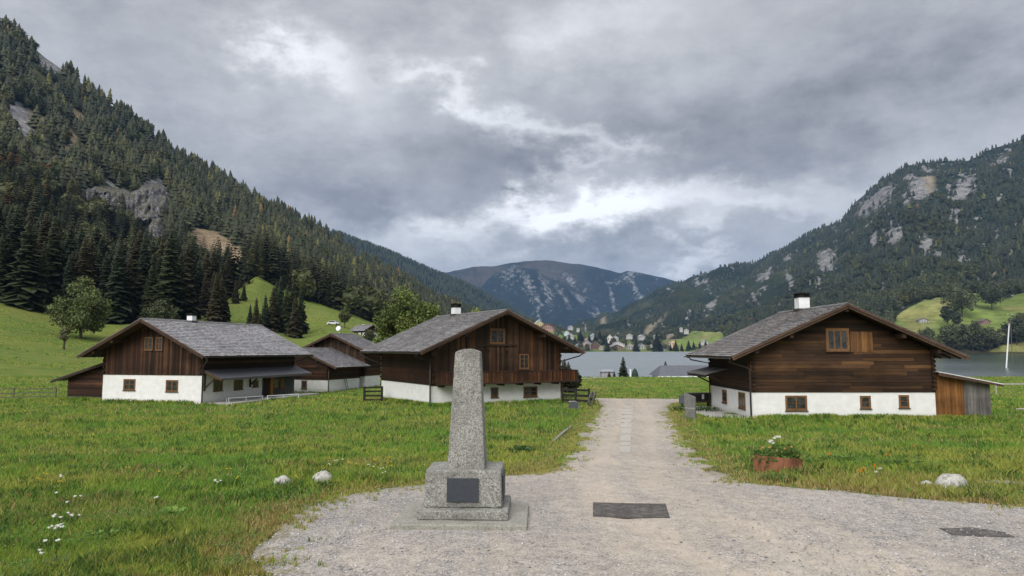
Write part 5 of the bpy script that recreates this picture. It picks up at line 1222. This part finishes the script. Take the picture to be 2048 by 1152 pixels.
wheel('old wooden cart wheel leaning on the fence end, nearer one', 1178, 812, -14, .52, math.radians(68)); wheel('old wooden cart wheel behind the nearer wheel at the fence end', 1187, 808, -8, .50, math.radians(78))
# small slate board in front of the apron
p = gp(1147, 820); o = thing('slate_board', 'small dark slate board standing at the apron corner of the middle farmhouse', 'sign board', p, math.radians(8)); m = MB(); m.box(-.32, .32, -.03, .03, .05, .52); m.build('board', M_SLATE, o, bevel=.01)
m = MB()
for x in (-.2, .2): m.box(x - .03, x + .03, -.02, .02, -.2, .05)
m.build('foot', M_SLATE, o); m = MB(); m.tube([(-.32, .05, .55), (.1, .05, .57), (.34, .05, .45), (.37, .05, .1)], .03, 6); m.build('edge_pipe', M_CONC, o)
# info panel, box and trough by the right farmhouse
p = gp(1381, 839); o = thing('info_panel', 'tall grey slab panel standing in the verge beside the right farmhouse', 'panel', p, math.radians(-50)); m = MB(); m.hexa([(-.36, -.05, -.3), (.36, -.05, -.3), (.36, .05, -.3), (-.36, .05, -.3), (-.36, -.05, 1.5), (.36, -.05, 1.28), (.36, .05, 1.28), (-.36, .05, 1.5)]); m.build('slab', simple('grey_slate_panel', (.15, .148, .14), .7, 4, .25, .2, 30), o, bevel=.01)
m = MB(); m.box(-.33, .33, -.056, -.051, .62, .66); m.build('seam', M_CONC, o)
p = gp(1364, 814); o = thing('grey_box', 'small dark grey square box standing on a post left of the info panel', 'box', p, math.radians(-10)); m = MB(); m.box(-.2, .2, -.15, .15, .25, .82); m.build('box_body', M_SLATE, o, bevel=.015); m = MB(); m.box(-.05, .05, -.05, .05, -.3, .25); m.build('post', M_BLACK, o)
p = gp(1400, 815); o = thing('timber_trough', 'black charred timber trough on its stand against the right farmhouse', 'trough', p, math.radians(4)); m = MB()
m.hexa([(-.75, -.15, .42), (.75, -.15, .48), (.75, .35, .48), (-.75, .35, .42), (-.85, -.35, 1.0), (.85, -.35, 1.02), (.85, .5, 1.02), (-.85, .5, 1.0)]); m.build('tub', M_BLACK, o); m = MB()
for x in (-.6, .65): m.box(x - .05, x + .05, -.05, .05, -.2, .42); m.box(x - .05, x + .05, .22, .30, -.2, .42)
m.build('stand', M_BLACK, o); m = MB(); m.beam((-.7, -.3, .38), (.95, -.25, .44), .08, .1); m.beam((.3, .0, .86), (1.15, .0, .86), .06, .07); m.build('beam', M_DARKW, o); m = MB(); m.box(.05, .2, -.325, -.29, .6, .98); m.build('plate', M_CONC, o)
# benches beside the left farmhouse
p = gp(456, 806); q = gp(526, 801); r_ = gp(598, 797)
for a, b, lab in ((p, q, 'low white-railed bench along the lawn in front of the left farmhouse porch, nearer one'), (q + Vector((.3, .1, 0)), r_, 'low white-railed bench in line behind the nearer one at the grey porch')):
    o = thing('bench', lab, 'bench', a); d = b - a
    m = MB(); sd2 = Vector((-d.y, d.x, 0)).normalized() * .28; m.hexa([Vector((0, 0, .36)), d + Vector((0, 0, .36)), d + sd2 + Vector((0, 0, .36)), sd2 + Vector((0, 0, .36)), Vector((0, 0, .40)), d + Vector((0, 0, .40)), d + sd2 + Vector((0, 0, .40)), sd2 + Vector((0, 0, .40))], (.16, .155, .15)); m.build('seat', M_ATTR, o)
    m = MB(); m.tube([Vector((0, 0, .38)), d + Vector((0, 0, .38))], .025, 6); m.build('rail', M_WHITEM, o)
    for f in (.02, .5, .98):
        m = MB(); m.tube([d * f + Vector((0, 0, .36)), d * f + Vector((0, 0, -.05))], .022, 6); m.tube([d * f + sd2 + Vector((0, 0, .36)), d * f + sd2 + Vector((0, 0, -.05))], .022, 6); m.build('leg', M_WHITEM, o)
# poles and wires right
p = gp(2011, 754); t = Vector(((2019 - 1024) / F * p.y, p.y + .3, CH + (699 - 650) / F * p.y)); t.x = (2019 - 1024) / F * p.y
o = thing('pole', 'white leaning pole with a small white sign on the meadow at the right', 'pole', p); m = MB(); m.tube([Vector((0, 0, -.3)), t - p], [.20, .15], 10); m.build('shaft', M_WHITEM, o); m = MB(); m.tube([t - p, t - p + Vector((0, 0, .25)), t - p + Vector((0, 0, .4))], [.3, .3, .1], 12); m.build('cap', M_CONC, o)
m = MB(); m.box(-.75, -.05, -.16, -.12, .75, 1.45); sg = m.build('sign', M_WHITEM, o); m = MB(); m.box(-.64, -.42, -.166, -.161, 1.0, 1.18); m.box(-.34, -.18, -.166, -.161, 1.08, 1.2); m.build('sign_marking', M_SLATE, sg)
d_ = p.y + 3; px = (2019 - 1024) / F * d_; zb = zg1(px, d_); zt = CH + (699 - 628) / F * d_
o = thing('utility_pole', 'slim grey utility mast with insulators behind the white leaning pole', 'utility pole', (px, d_, zb)); m = MB(); m.tube([(0, 0, -.3), (0.25, 0, zt - zb)], [.10, .07], 8); m.build('mast', M_RAILG, o); m = MB()
m.beam((-.45, 0, zt - zb - .3), (.85, 0, zt - zb - .25), .06, .06); m.build('crossarm', M_RAILG, o)
for k in (-.4, .25, .8): m = MB(); m.tube([(k, 0, zt - zb - .22), (k, 0, zt - zb + .02)], [.07, .05], 6); m.build('insulator', M_WHITEM, o)
for i, (v0, v1, dz) in enumerate(((638, 640, 0), (645, 646, .25), (687, 684, 0))):
    a = Vector(((1760 - 1024) / F * 90, 90, CH + (699 - v0 + (4 if i < 2 else 0)) / F * 90)); zz = CH + (699 - v1) / F * d_; b = Vector((px, d_, zz)); c_ = Vector((px + 40, d_ + 12, zz + .8)); m = MB()
    pts_ = [a.lerp(b, f) + Vector((0, 0, -.5 * 4 * f * (1 - f))) for f in np.linspace(0, 1, 9)] + [b.lerp(c_, f) + Vector((0, 0, -.4 * 4 * f * (1 - f))) for f in np.linspace(.12, 1, 8)]
    m.tube([q - a for q in pts_], .018, 4); o = m.build('power_line', M_RAILG); o.location = a; tag(o, ('uppermost', 'second', 'lowest')[i] + ' thin wire running to the slim utility mast', 'wire')
p = gp(2032, 822); m = MB(); m.tube([(-.0, 0, .12), (1.6, .1, .16)], .05, 6); o = m.build('pipe', M_CONC); o.location = p; tag(o, 'short pale pipe lying in the grass at the right picture edge', 'pipe')
p = gp(1988, 790); z_ = CH + (699 - 767) / F * p.y; m = MB(); m.box(0, 7, -.05, .05, z_ - p.z - .06, z_ - p.z + .06); 
for x in (.2, 3.5, 6.8): m.box(x - .05, x + .05, -.04, .04, -.2, z_ - p.z - .062)
o = m.build('handrail', M_CONC); o.location = p; tag(o, 'pale level beam on short posts right of the timber shed', 'rail')
# lakeside odds
x, y, z = at(1268, 106); o = thing('parasol', 'closed dark green parasol tent on the meadow edge right of the lakeside spruce', 'parasol', (x, y, z)); hh_ = CH + (699 - 736) / F * y - z
m = MB(); m.tube([(0, 0, .1), (0, 0, hh_ * .6), (0, 0, hh_ * .85), (0, 0, hh_)], [.62, .5, .32, .05], 12, (.02, .045, .035)); m.build('cloth', M_ATTR, o); m = MB(); m.tube([(0, 0, -.3), (0, 0, hh_ + .1)], .04, 6); m.build('pole', M_WHITEM, o)
x, y, z = at(1202, 109); o = thing('boat_hut', 'pale low hut at the lake edge behind the two small conifers', 'hut', (x, y, z)); top = CH + (699 - 739) / F * y - z
m = MB(); m.box(0, 2.0, 0, 2, -.5, top - .3, (.30, .29, .31)); m.build('wall', M_ATTR, o); m = MB(); m.hexa([(-.2, -.2, top - .3), (2.2, -.2, top - .3), (2.2, 2.2, top - .3), (-.2, 2.2, top - .3), (.2, .9, top), (1.8, .9, top), (1.8, 1.1, top), (.2, 1.1, top)], (.26, .27, .30)); m.build('roof', M_ATTR, o)
x, y, z = at(1259, 109); o = thing('white_post', 'white gate post left of the green parasol tent', 'post', (x, y, z)); m = MB(); m.box(-.12, .12, -.05, .05, -.5, CH + (699 - 738) / F * y - z); m.box(-.9, -.12, -.04, .04, 1.2, 1.4); m.build('post_body', M_WHITEM, o)
a = gp(1126, 759.5); b = gp(1215, 755.5); Q = MB(); Q.hexa([a + Vector((0, 0, -.1)) - a, b - a + Vector((0, 0, -.1)), b - a + Vector((0, 1.2, -.1)), Vector((0, 1.2, -.1)), Vector((0, 0, .05)), b - a + Vector((0, 0, .05)), b - a + Vector((0, 1.2, .06)), Vector((0, 1.2, .06))]); o = Q.build('path', M_CONC); o.location = a; tag(o, kind='structure')
# cars
def car(lab, x, y, z, yaw, col, s=1.0, grp=None):
    o = thing('parked_car', lab, 'car', (x, y, z), yaw, grp); m = MB(); W2 = .88 * s
    prof = [(-2.1, .35), (-2.15, .8), (-1.75, .92), (-1.2, 1.42), (.6, 1.45), (1.15, .98), (2.0, .85), (2.12, .4)]; prof = [(a * s, b * s) for a, b in prof]
    m.face([(a, -W2, b) for a, b in prof], col); m.face([(a, W2, b) for a, b in prof][::-1], col)
    for i in range(len(prof)): (a, b), (c_, d__) = prof[i], prof[(i + 1) % len(prof)]; m.face([(a, -W2, b), (a, W2, b), (c_, W2, d__), (c_, -W2, d__)], col)
    m.build('body', M_CAR, o, bevel=.06)
    m = MB()
    for sg_ in (-1, 1): m.face([(a * s, sg_ * (W2 + .012), b * s) for a, b in ((-1.55, .98), (-1.1, 1.34), (.5, 1.36), (.95, 1.0))])
    m.face([(-1.72 * s, -W2 * .85, .98 * s), (-1.72 * s, W2 * .85, .98 * s), (-1.26 * s, W2 * .8, 1.39 * s), (-1.26 * s, -W2 * .8, 1.39 * s)]); m.face([(1.13 * s, -W2 * .85, 1.03 * s), (1.13 * s, W2 * .85, 1.03 * s), (.67 * s, W2 * .8, 1.42 * s), (.67 * s, -W2 * .8, 1.42 * s)]); m.build('windows', M_GLASS, o)
    for a in (-1.35, 1.35):
        for sg_ in (-1, 1): m = MB(); m.tube([(a * s, sg_ * (W2 - .2), .33 * s), (a * s, sg_ * (W2 + .03), .33 * s)], .33 * s, 14, (.02, .02, .02)); m.build('wheel', M_ATTR, o)
def pc(u, d): x = (u - 1024) / F * d; return x, d, zg1(x, d)
car('light silver car parked on the slope path left of the small chalet', *pc(668, 262), math.radians(-10), (.6, .62, .64), 1.15); car('dark blue car parked below the small chalet', *pc(733, 160), math.radians(-8), (.05, .07, .10), 1.0)
car('white car half hidden behind the rear farmhouse corner', *pc(726, 118), math.radians(60), (.6, .6, .6)); car('silver car in front of the small brown kiosk', *pc(745, 122), math.radians(80), (.45, .47, .5))
x, y, z = pc(756, 128); o = thing('kiosk', 'small brown kiosk with white awning beside the parked silver car', 'kiosk', (x, y, z)); m = MB(); m.box(-1.3, 1.6, 0, 2, -.3, 1.9, (.14, .05, .025)); m.build('wall', M_ATTR, o); m = MB(); m.hexa([(-1.6, -.5, 1.9), (1.9, -.5, 1.9), (1.9, 2.2, 2.2), (-1.6, 2.2, 2.2), (-1.6, -.5, 1.98), (1.9, -.5, 1.98), (1.9, 2.2, 2.6), (-1.6, 2.2, 2.6)], (.2, .09, .05)); m.build('roof', M_ATTR, o); m = MB(); m.hexa([(-.3, -1.1, 2.1), (1.7, -1.1, 2.1), (1.5, 0, 2.55), (-.1, 0, 2.55), (-.3, -1.1, 2.14), (1.7, -1.1, 2.14), (1.5, 0, 2.62), (-.1, 0, 2.62)], (.75, .72, .7)); m.build('awning', M_ATTR, o)

# ------------------------------------------------------------------ far village
def vhouse(lab, u, vb, wpx, hpx, wall, roofc, d=None, yaw=None, name='village_house', grp='houses of the far lakeside village', side=.8):
    if d is None: d = 1506 if vb > 699 else (1516 + (699 - vb) * 4 if vb > 688 else 1560 + (690 - vb) * 9)
    s = d / F; x = (u - 1024) * s; z = CH + (699 - vb) * s; w_ = wpx * s; h_ = hpx * s * 1.05; L2 = w_ * side
    o = thing(name, lab, 'house', (x - w_ / 2, d, z), yaw if yaw is not None else math.radians(rnd.uniform(-14, 14)), grp); hw = h_ * .55
    m = MB(); m.box(0, w_, 0, L2, -6, hw, wall); m.face([(0, .01, hw), (w_, .01, hw), (w_ / 2, .01, h_)], wall); m.face([(0, L2, hw), (w_, L2, hw), (w_ / 2, L2, h_)], wall); m.build('wall', M_ATTR, o)
    r2 = MB(); e = w_ * .08; k = (h_ - hw) / (w_ / 2)
    for sg_ in (-1, 1):
        xe = w_ / 2 + sg_ * (w_ / 2 + e); ze = hw - e * k; r2.hexa([(w_ / 2, -e, h_), (xe, -e, ze), (xe, L2 + e, ze), (w_ / 2, L2 + e, h_), (w_ / 2, -e, h_ + h_ * .06), (xe, -e, ze + h_ * .06), (xe, L2 + e, ze + h_ * .06), (w_ / 2, L2 + e, h_ + h_ * .06)], roofc)
    r2.build('roof', M_ATTR, o)
    m = MB(); n = max(2, int(wpx / 4)); fl = 2 if hpx > 8 else 1
    for j in range(fl):
        for i in range(n): a = w_ * (i + .5) / n; ww = w_ / n * .22; zc = hw * (.3 + .4 * j) if fl > 1 else hw * .5; m.box(a - ww, a + ww, -.15, .02, zc - hw * .12, zc + hw * .12, (.05, .055, .06))
    m.build('windows', M_ATTR, o); return o
Wt, Cr, Br, Gr_, Rd, Or = (.42, .42, .41), (.42, .35, .25), (.13, .07, .045), (.13, .135, .15), (.28, .10, .07), (.5, .36, .2)
VH = [('pale yellow gabled house beside the long red-roofed house above the village', 1079, 656, 16, 14, (.55, .52, .25), Wt), ('long pinkish house with red-brown roof high above the village', 1095, 659, 24, 10, (.42, .25, .2), Rd), ('small turquoise-white cabin on the patch of meadow', 1133, 668, 9, 6, (.5, .62, .6), Wt), ('white house below the turquoise cabin', 1141, 675, 12, 8, Wt, (.4, .4, .42)),
      ('grey flat-looking house at the forest edge above the meadow patch', 1142, 656, 9, 5, Wt, Gr_), ('small white hut at the upper corner of the meadow patch', 1156, 660, 6, 4, Wt, Wt), ('white steep-roofed house between the dark trees', 1187, 676, 10, 8, Wt, (.35, .42, .5)), ('cream house with low roof left of the dark tree pair', 1174, 680, 14, 5, Cr, Gr_),
      ('leftmost white house on the village shore', 1158, 697, 14, 9, Wt, (.3, .28, .28)), ('large house with blue-grey roof at the left of the shore', 1172, 696, 18, 14, (.4, .32, .3), (.2, .21, .25)), ('dark brown barn with grey roof right of the blue-grey roof', 1190, 697, 15, 13, Br, (.16, .18, .19)), ('low white boathouse right of the dark brown barn', 1204, 698, 14, 5, Wt, (.5, .45, .42)),
      ('tall white hotel with orange stripe in the village centre', 1219, 682, 10, 12, (.65, .6, .58), Wt), ('white terraced house right of the tall white hotel', 1230, 680, 12, 8, Wt, (.5, .5, .52)), ('wide house with dark roof and white balconies', 1236, 690, 24, 8, (.55, .52, .5), Gr_), ('long brown guesthouse right on the shore', 1234, 700, 26, 10, (.3, .2, .16), (.2, .17, .16)),
      ('white house with orange gable near the shore centre', 1258, 698, 14, 11, Wt, Or), ('far white house group behind the centre trees', 1258, 674, 12, 6, Wt, (.5, .5, .5)), ('far pale house beside the forest clearing', 1284, 676, 12, 6, Wt, (.45, .45, .48)), ('white shore house with flat dark roof', 1284, 697, 15, 9, Wt, Gr_), ('pink-roofed house beside the dark spruce', 1304, 695, 10, 8, Wt, (.45, .27, .22)),
      ('small white church-like house at the foot of the clearing', 1310, 674, 7, 5, Wt, Wt), ('white house with brown roof below the green hill', 1331, 693, 14, 8, Wt, (.32, .25, .22)), ('yellow-cream house with brown roof at the right of the village', 1345, 692, 15, 12, (.62, .48, .28), (.3, .22, .18)), ('white house with balconies at the right shore', 1336, 702, 16, 8, (.6, .58, .56), (.25, .2, .18)), ('two-storey white shore house under the yellow house', 1329, 704, 10, 7, Wt, Wt),
      ('white hamlet house high on the right wooded slope', 1372, 664, 9, 6, Wt, (.4, .4, .4)), ('small white house left of the hamlet house on the slope', 1362, 660, 6, 5, Wt, Wt), ('white farmhouse on the green hill right of the village', 1408, 686, 14, 6, Wt, (.4, .35, .32))]
for (lab, u, vb, wp, hp, wl_, rf) in VH: vhouse(lab, u, vb, wp, hp, wl_, rf, yaw=math.radians((int(u) * 7) % 40 - 20))
def rm_d(u, v): t = max(0., (v - 706.9) / (float(lerp_t(u, RM, 4)) - 706.9)); return float(mt_point(RM, np.array(float(u)), np.array(t), 1.6)[1])
vhouse('white farmhouse with dark roof alone on the meadow across the lake', 1846, 646, 18, 9, Wt, Gr_, d=rm_d(1846, 646) - 8, grp='houses across the lake at the right'); vhouse('dark farmhouse with white gable among trees across the lake', 1973, 648, 18, 9, (.3, .2, .17), (.12, .1, .1), d=rm_d(1973, 648) - 8, grp='houses across the lake at the right')
vhouse('grey-roofed house low by the water across the lake', 2008, 672, 20, 8, (.45, .45, .47), (.4, .42, .46), d=rm_d(2008, 672) - 8, grp='houses across the lake at the right'); vhouse('small bright white hut among the shore trees', 1896, 666, 7, 9, (.7, .7, .74), (.6, .62, .68), d=rm_d(1896, 660) - 20, grp='houses across the lake at the right')

# ------------------------------------------------------------------ grass and pebbles
def ground_samples(n, v0, v1, u0=-320, u1=2560, pw=1.0):
    u = u0 + (u1 - u0) * RG.random(n); v = v0 + (v1 - v0) * RG.random(n) ** pw; d = 3.5 * F / (v - 699); z = 0
    for _ in range(14): x = (u - 1024) / F * d; z = zg(x, d); d = .5 * d + .5 * (CH - z) * F / (v - 699)
    return (u - 1024) / F * d, d, zg((u - 1024) / F * d, d)
def blocked(x, y):
    b = np.zeros(len(x), bool)
    for h in HO[:4]:
        dx_, dy_ = x - h.C.x, y - h.C.y; a = dx_ * h.g.x + dy_ * h.g.y; c_ = dx_ * h.s.x + dy_ * h.s.y
        b |= (a > -.05) & (a < h.W + .05) & (c_ > -.02) & (c_ < h.L + .05)
    h = Lh; dx_, dy_ = x - h.C.x, y - h.C.y; a = dx_ * h.g.x + dy_ * h.g.y; c_ = dx_ * h.s.x + dy_ * h.s.y; b |= (a > h.W) & (a < h.W + 2.6) & (c_ > .2) & (c_ < 13.5); b |= (a > -.2) & (a < h.W + .2) & (c_ > -.7) & (c_ < 0)
    h = R; dx_, dy_ = x - h.C.x, y - h.C.y; a = dx_ * h.g.x + dy_ * h.g.y; c_ = dx_ * h.s.x + dy_ * h.s.y; b |= (a > -2.4) & (a < 0) & (c_ > .7 + a * .3) & (c_ < 8.4); b |= (a > h.W) & (a < h.W + 3.3) & (c_ > .1) & (c_ < 4.2)
    h = Mh; dx_, dy_ = x - h.C.x, y - h.C.y; a = dx_ * h.g.x + dy_ * h.g.y; c_ = dx_ * h.s.x + dy_ * h.s.y; b |= (a > 3.2) & (a < 12.6) & (c_ > -1.1) & (c_ < 0)
    return b
def blades(x, y, z, nb, hgt, wfac, name, seed, dry=None):
    r = np.random.default_rng(seed); n = len(x); X = np.repeat(x, nb); Y = np.repeat(y, nb); Z = np.repeat(z, nb); N = len(X)
    sp = np.repeat(.02 + .0016 * y, nb); a = r.random(N) * 6.283; X = X + np.cos(a) * sp * r.random(N) * 1.6; Y = Y + np.sin(a) * sp * r.random(N) * 1.6
    patch = fbm(X / 2.6, Y / 2.6, 71, 4); patch2 = fbm(X / .7, Y / .7, 73, 3); dr = fbm(X / 4.2, Y / 1.9, 79, 4); H_ = np.repeat(hgt, nb) * (.45 + .8 * r.random(N)) * (.65 + .8 * patch2)
    w_ = (.0024 + wfac * .85 * Y) * (.6 + .8 * r.random(N)); az = r.random(N) * 6.283; lean = (.15 + .75 * r.random(N) ** 1.5) * H_
    face = r.random(N) * 6.283; dxw, dyw = np.cos(face) * w_, np.sin(face) * w_
    B0 = np.stack([X - dxw, Y - dyw, Z - .015], 1); B1 = np.stack([X + dxw, Y + dyw, Z - .015], 1); T0 = np.stack([X + np.cos(az) * lean, Y + np.sin(az) * lean, Z + H_], 1)
    M0 = (B0 + B1) / 2 + np.stack([np.cos(az) * lean * .3, np.sin(az) * lean * .3, H_ * .62], 1); 
    V = np.stack([B0, B1, M0 + np.stack([dxw, dyw, 0 * dxw], 1) * .8, T0, M0 - np.stack([dxw, dyw, 0 * dxw], 1) * .8], 1).reshape(-1, 3)
    T = np.arange(N * 5).reshape(-1, 5)
    pal = np.array([(.27, .375, .062), (.175, .335, .055), (.10, .19, .042), (.39, .41, .09), (.50, .41, .18), (.32, .25, .09)])
    k = (patch - .5) * 7 + r.normal(size=N) * .8; idx = np.where(k > .6, 1, np.where(k < -.9, 3, 0)); idx = np.where((patch2 > .60) & (r.random(N) < .7), 2, idx); q = r.random(N)
    dryp = np.clip((dr - .52) * 2.2, 0.025, .4) + (np.repeat(dry, nb) if dry is not None else 0); idx = np.where(q < dryp * .45, 4, np.where(q < dryp * .9, 5, idx))
    c_ = pal[idx] * (.75 + .5 * r.random(N))[:, None]
    return npmesh(name, V, T, M_BLADE, None, np.repeat(c_, 5, 0))
x, y, z = ground_samples(138000, 792, 1260); g_ = on_gravel(x, y, .02) | blocked(x, y) | (y < 5)
dl = np.minimum(np.abs(x - gl(y)), np.abs(x - gr(y))); x, y, z, dl = (a[~g_] for a in (x, y, z, dl))
dry = .9 * (1 - ss(dl / 1.1)); hg = (.10 + .10 * fbm(x / 1.8, y / 1.8, 91, 3)) * (.45 + .55 * ss(dl / 1.0)) * (1 + .25 * ss((y - 25) / 15))
tag(blades(x, y, z, 5, hg, .00052, 'grass', 5, dry), 'shaggy green and straw-coloured meadow grass', None, None, 'stuff')
x, y, z = ground_samples(26000, 752, 800); g_ = on_gravel(x, y, .02) | blocked(x, y); x, y, z = (a[~g_] for a in (x, y, z))
tag(blades(x, y, z, 4, .12 + 0 * x, .0006, 'grass', 7), 'short meadow grass between and behind the farmhouses', None, None, 'stuff')
# taller stems and seed heads, leafy clover patches
x, y, z = ground_samples(15000, 800, 1240); g_ = on_gravel(x, y, .35) | blocked(x, y) | (vn(x / 1.4, y / 1.4, 14) < .42); x, y, z = (a[~g_] for a in (x, y, z))
tag(blades(x, y, z, 3, .19 + 0 * x, .00016, 'grass', 13, .45 + 0 * x), 'taller loose grass stems above the meadow', None, None, 'stuff')
x, y, z = ground_samples(70000, 815, 1250); pt = fbm(x / 1.1, y / .9, 15, 4); g_ = on_gravel(x, y, .1) | blocked(x, y) | (pt < .53); x, y, z, pt = (a[~g_] for a in (x, y, z, pt)); n = len(x) * 3
x, y, z, pt = (np.repeat(a, 3) for a in (x, y, z, pt)); x = x + RG.normal(size=n) * .06; y = y + RG.normal(size=n) * .06; r_s = (.014 + .0011 * y) * (.6 + .8 * RG.random(n)); az_ = RG.random(n) * 6.28; tl = .2 + .6 * RG.random(n); zz = z + .04 + .10 * RG.random(n)
P0 = np.stack([x, y, zz], 1); dv_ = np.stack([np.cos(az_), np.sin(az_), tl], 1) * r_s[:, None]; sv_ = np.stack([-np.sin(az_), np.cos(az_), 0 * az_], 1) * r_s[:, None] * .45
V = np.stack([P0, P0 + dv_ * .55 + sv_, P0 + dv_ * 1.1, P0 + dv_ * .55 - sv_], 1).reshape(-1, 3)
cl = np.array([(.12, .25, .05), (.085, .17, .045), (.17, .29, .075), (.20, .26, .13)])[RG.integers(0, 4, n)] * (.75 + .5 * RG.random(n))[:, None]
tag(npmesh('clover', V, np.arange(n * 4).reshape(-1, 4), M_BLADE, None, np.repeat(cl, 4, 0)), 'patches of low broad-leaved clover in the meadow', None, None, 'stuff')
# grass relief of the hillside meadow
n = 70000; uu_ = -260 + 1250 * RG.random(n); y = 72 + 300 * RG.random(n) ** 1.2; x = (uu_ - 1024) / F * y; g_ = (y > lerp_t(uu_, LM, 1) - 2) | (fbm(x / 7, y / 7, 97, 3) < .45); x, y = x[~g_], y[~g_]
tag(blades(x, y, zg(x, y), 2, .16 + 0 * x, .0007, 'grass', 17), 'hillside meadow grass behind the farmhouses', None, None, 'stuff')
# straggling tufts growing into the gravel edge
n = 2600; yy_ = 8.2 + 30 * RG.random(n) ** 1.4; sd_ = RG.random(n) < .5; off_ = np.abs(RG.normal(size=n)) * .32; xx_ = np.where(sd_, gl(yy_) + off_, gr(yy_) - off_); E_ = [(a, b) for P_ in (GL, GR) for a, b in zip([gp(*q) for q in P_ if q[1] < 1240][:-1], [gp(*q) for q in P_ if q[1] < 1240][1:])]; W_l = np.array([(b - a).length for a, b in E_]); W_l = np.minimum(W_l, 14); ix = RG.choice(len(E_), 5200, p=W_l / W_l.sum()); f_ = RG.random(5200); A_ = np.array([[*a, *b] for a, b in E_])[ix]; nj = RG.normal(size=(5200, 2)) * .38; xx_ = np.concatenate([xx_, A_[:, 0] * (1 - f_) + A_[:, 3] * f_ + nj[:, 0]]); yy_ = np.concatenate([yy_, A_[:, 1] * (1 - f_) + A_[:, 4] * f_ + nj[:, 1]])
k = (fbm(xx_ * 2.2, yy_ * 2.2, 8, 3) > .50) & (yy_ > 7) & (yy_ < 45); xx_, yy_ = xx_[k], yy_[k]; tag(blades(xx_, yy_, zg(xx_, yy_) + .02, 9, .06 + 0 * xx_, .00045, 'grass', 9, .4 + 0 * xx_), 'sparse low grass creeping over the gravel edge', None, None, 'stuff')
# taller grass hugging the walls
def wallgrass(h, pts, n):
    P = []; 
    for (a0, b0, a1, b1) in pts:
        f = RG.random(n)[:, None]; A_ = np.array([a0, b0]) * (1 - f) + np.array([a1, b1]) * f + RG.normal(size=(n, 2)) * .12
        P.append(np.stack([h.C.x + A_[:, 0] * h.g.x + A_[:, 1] * h.s.x, h.C.y + A_[:, 0] * h.g.y + A_[:, 1] * h.s.y], 1))
    return np.concatenate(P)
P = np.concatenate([wallgrass(R, [(.1, -.25, R.W + 3.3, -.25), (.1, -.4, R.W + 3.3, -.5)], 420), wallgrass(Mh, [(-.25, 0, -.25, 9.8), (-.2, -.3, 3.4, -.8)], 300), wallgrass(Mh, [(3.2, -1.3, 12.6, -1.7)], 300), wallgrass(Lh, [(-4.3, .35, -.3, .35), (-.3, -.9, W_ + .2, -.9)], 200)])
tag(blades(P[:, 0], P[:, 1], zg(P[:, 0], P[:, 1]), 7, .26 + 0 * P[:, 0], .0006, 'grass', 11), 'taller grass hugging the farmhouse walls', None, None, 'stuff')
# pebbles
oc = np.array([(1, 0, 0), (0, 1, 0), (-1, 0, 0), (0, -1, 0), (0, 0, .7), (0, 0, -.5)]); of = np.array([(0, 1, 4), (1, 2, 4), (2, 3, 4), (3, 0, 4), (1, 0, 5), (2, 1, 5), (3, 2, 5), (0, 3, 5)])
x, y, z = ground_samples(60000, 860, 1240); g_ = on_gravel(x, y, -.02) & (y < 22) & (y > 5); x, y, z = x[g_], y[g_], z[g_]
tr_ = np.clip(1.15 - np.abs(x - (1.9 + .02 * y)) / 3.3, 0, 1); k = RG.random(len(x)) > tr_ * .85; k &= ~((x > -2.1) & (x < .35) & (y > 11.6) & (y < 13.5)); x, y, z = x[k], y[k], z[k]; n = len(x)
s = (.007 + .020 * RG.random(n) ** 5) ; V = oc[None] * s[:, None, None] * (.6 + .8 * RG.random((n, 6, 1))); a = RG.random(n) * 6.28; ca, sa = np.cos(a)[:, None], np.sin(a)[:, None]
V = np.stack([V[..., 0] * ca - V[..., 1] * sa + x[:, None], V[..., 0] * sa + V[..., 1] * ca + y[:, None], V[..., 2] + z[:, None] + .026], -1)
cl = np.array((.37, .36, .36))[None] * (.6 + .8 * RG.random(n))[:, None] * np.where(RG.random(n) < .2, .8, 1.)[:, None]
tag(npmesh('loose_gravel', V.reshape(-1, 3), (of[None] + (np.arange(n) * 6)[:, None, None]).reshape(-1, 3), M_ATTR, None, np.repeat(cl, 6, 0)), 'loose grey pebbles scattered on the gravel', None, None, 'stuff')

# ------------------------------------------------------------------ haze
HAZE = 3.6e-5
hz = MB(); hz.box(-9000, 9000, -900, 14000, -420, 1600)
hm = bpy.data.materials.new('haze'); hm.use_nodes = True; t_ = hm.node_tree; t_.nodes.clear(); ho = t_.nodes.new('ShaderNodeOutputMaterial'); pv = t_.nodes.new('ShaderNodeVolumePrincipled')
pv.inputs['Color'].default_value = (.36, .60, 1, 1); pv.inputs['Density'].default_value = HAZE; t_.links.new(pv.outputs[0], ho.inputs['Volume'])
if HAZE: tag(hz.build('haze', hm), kind='stuff')
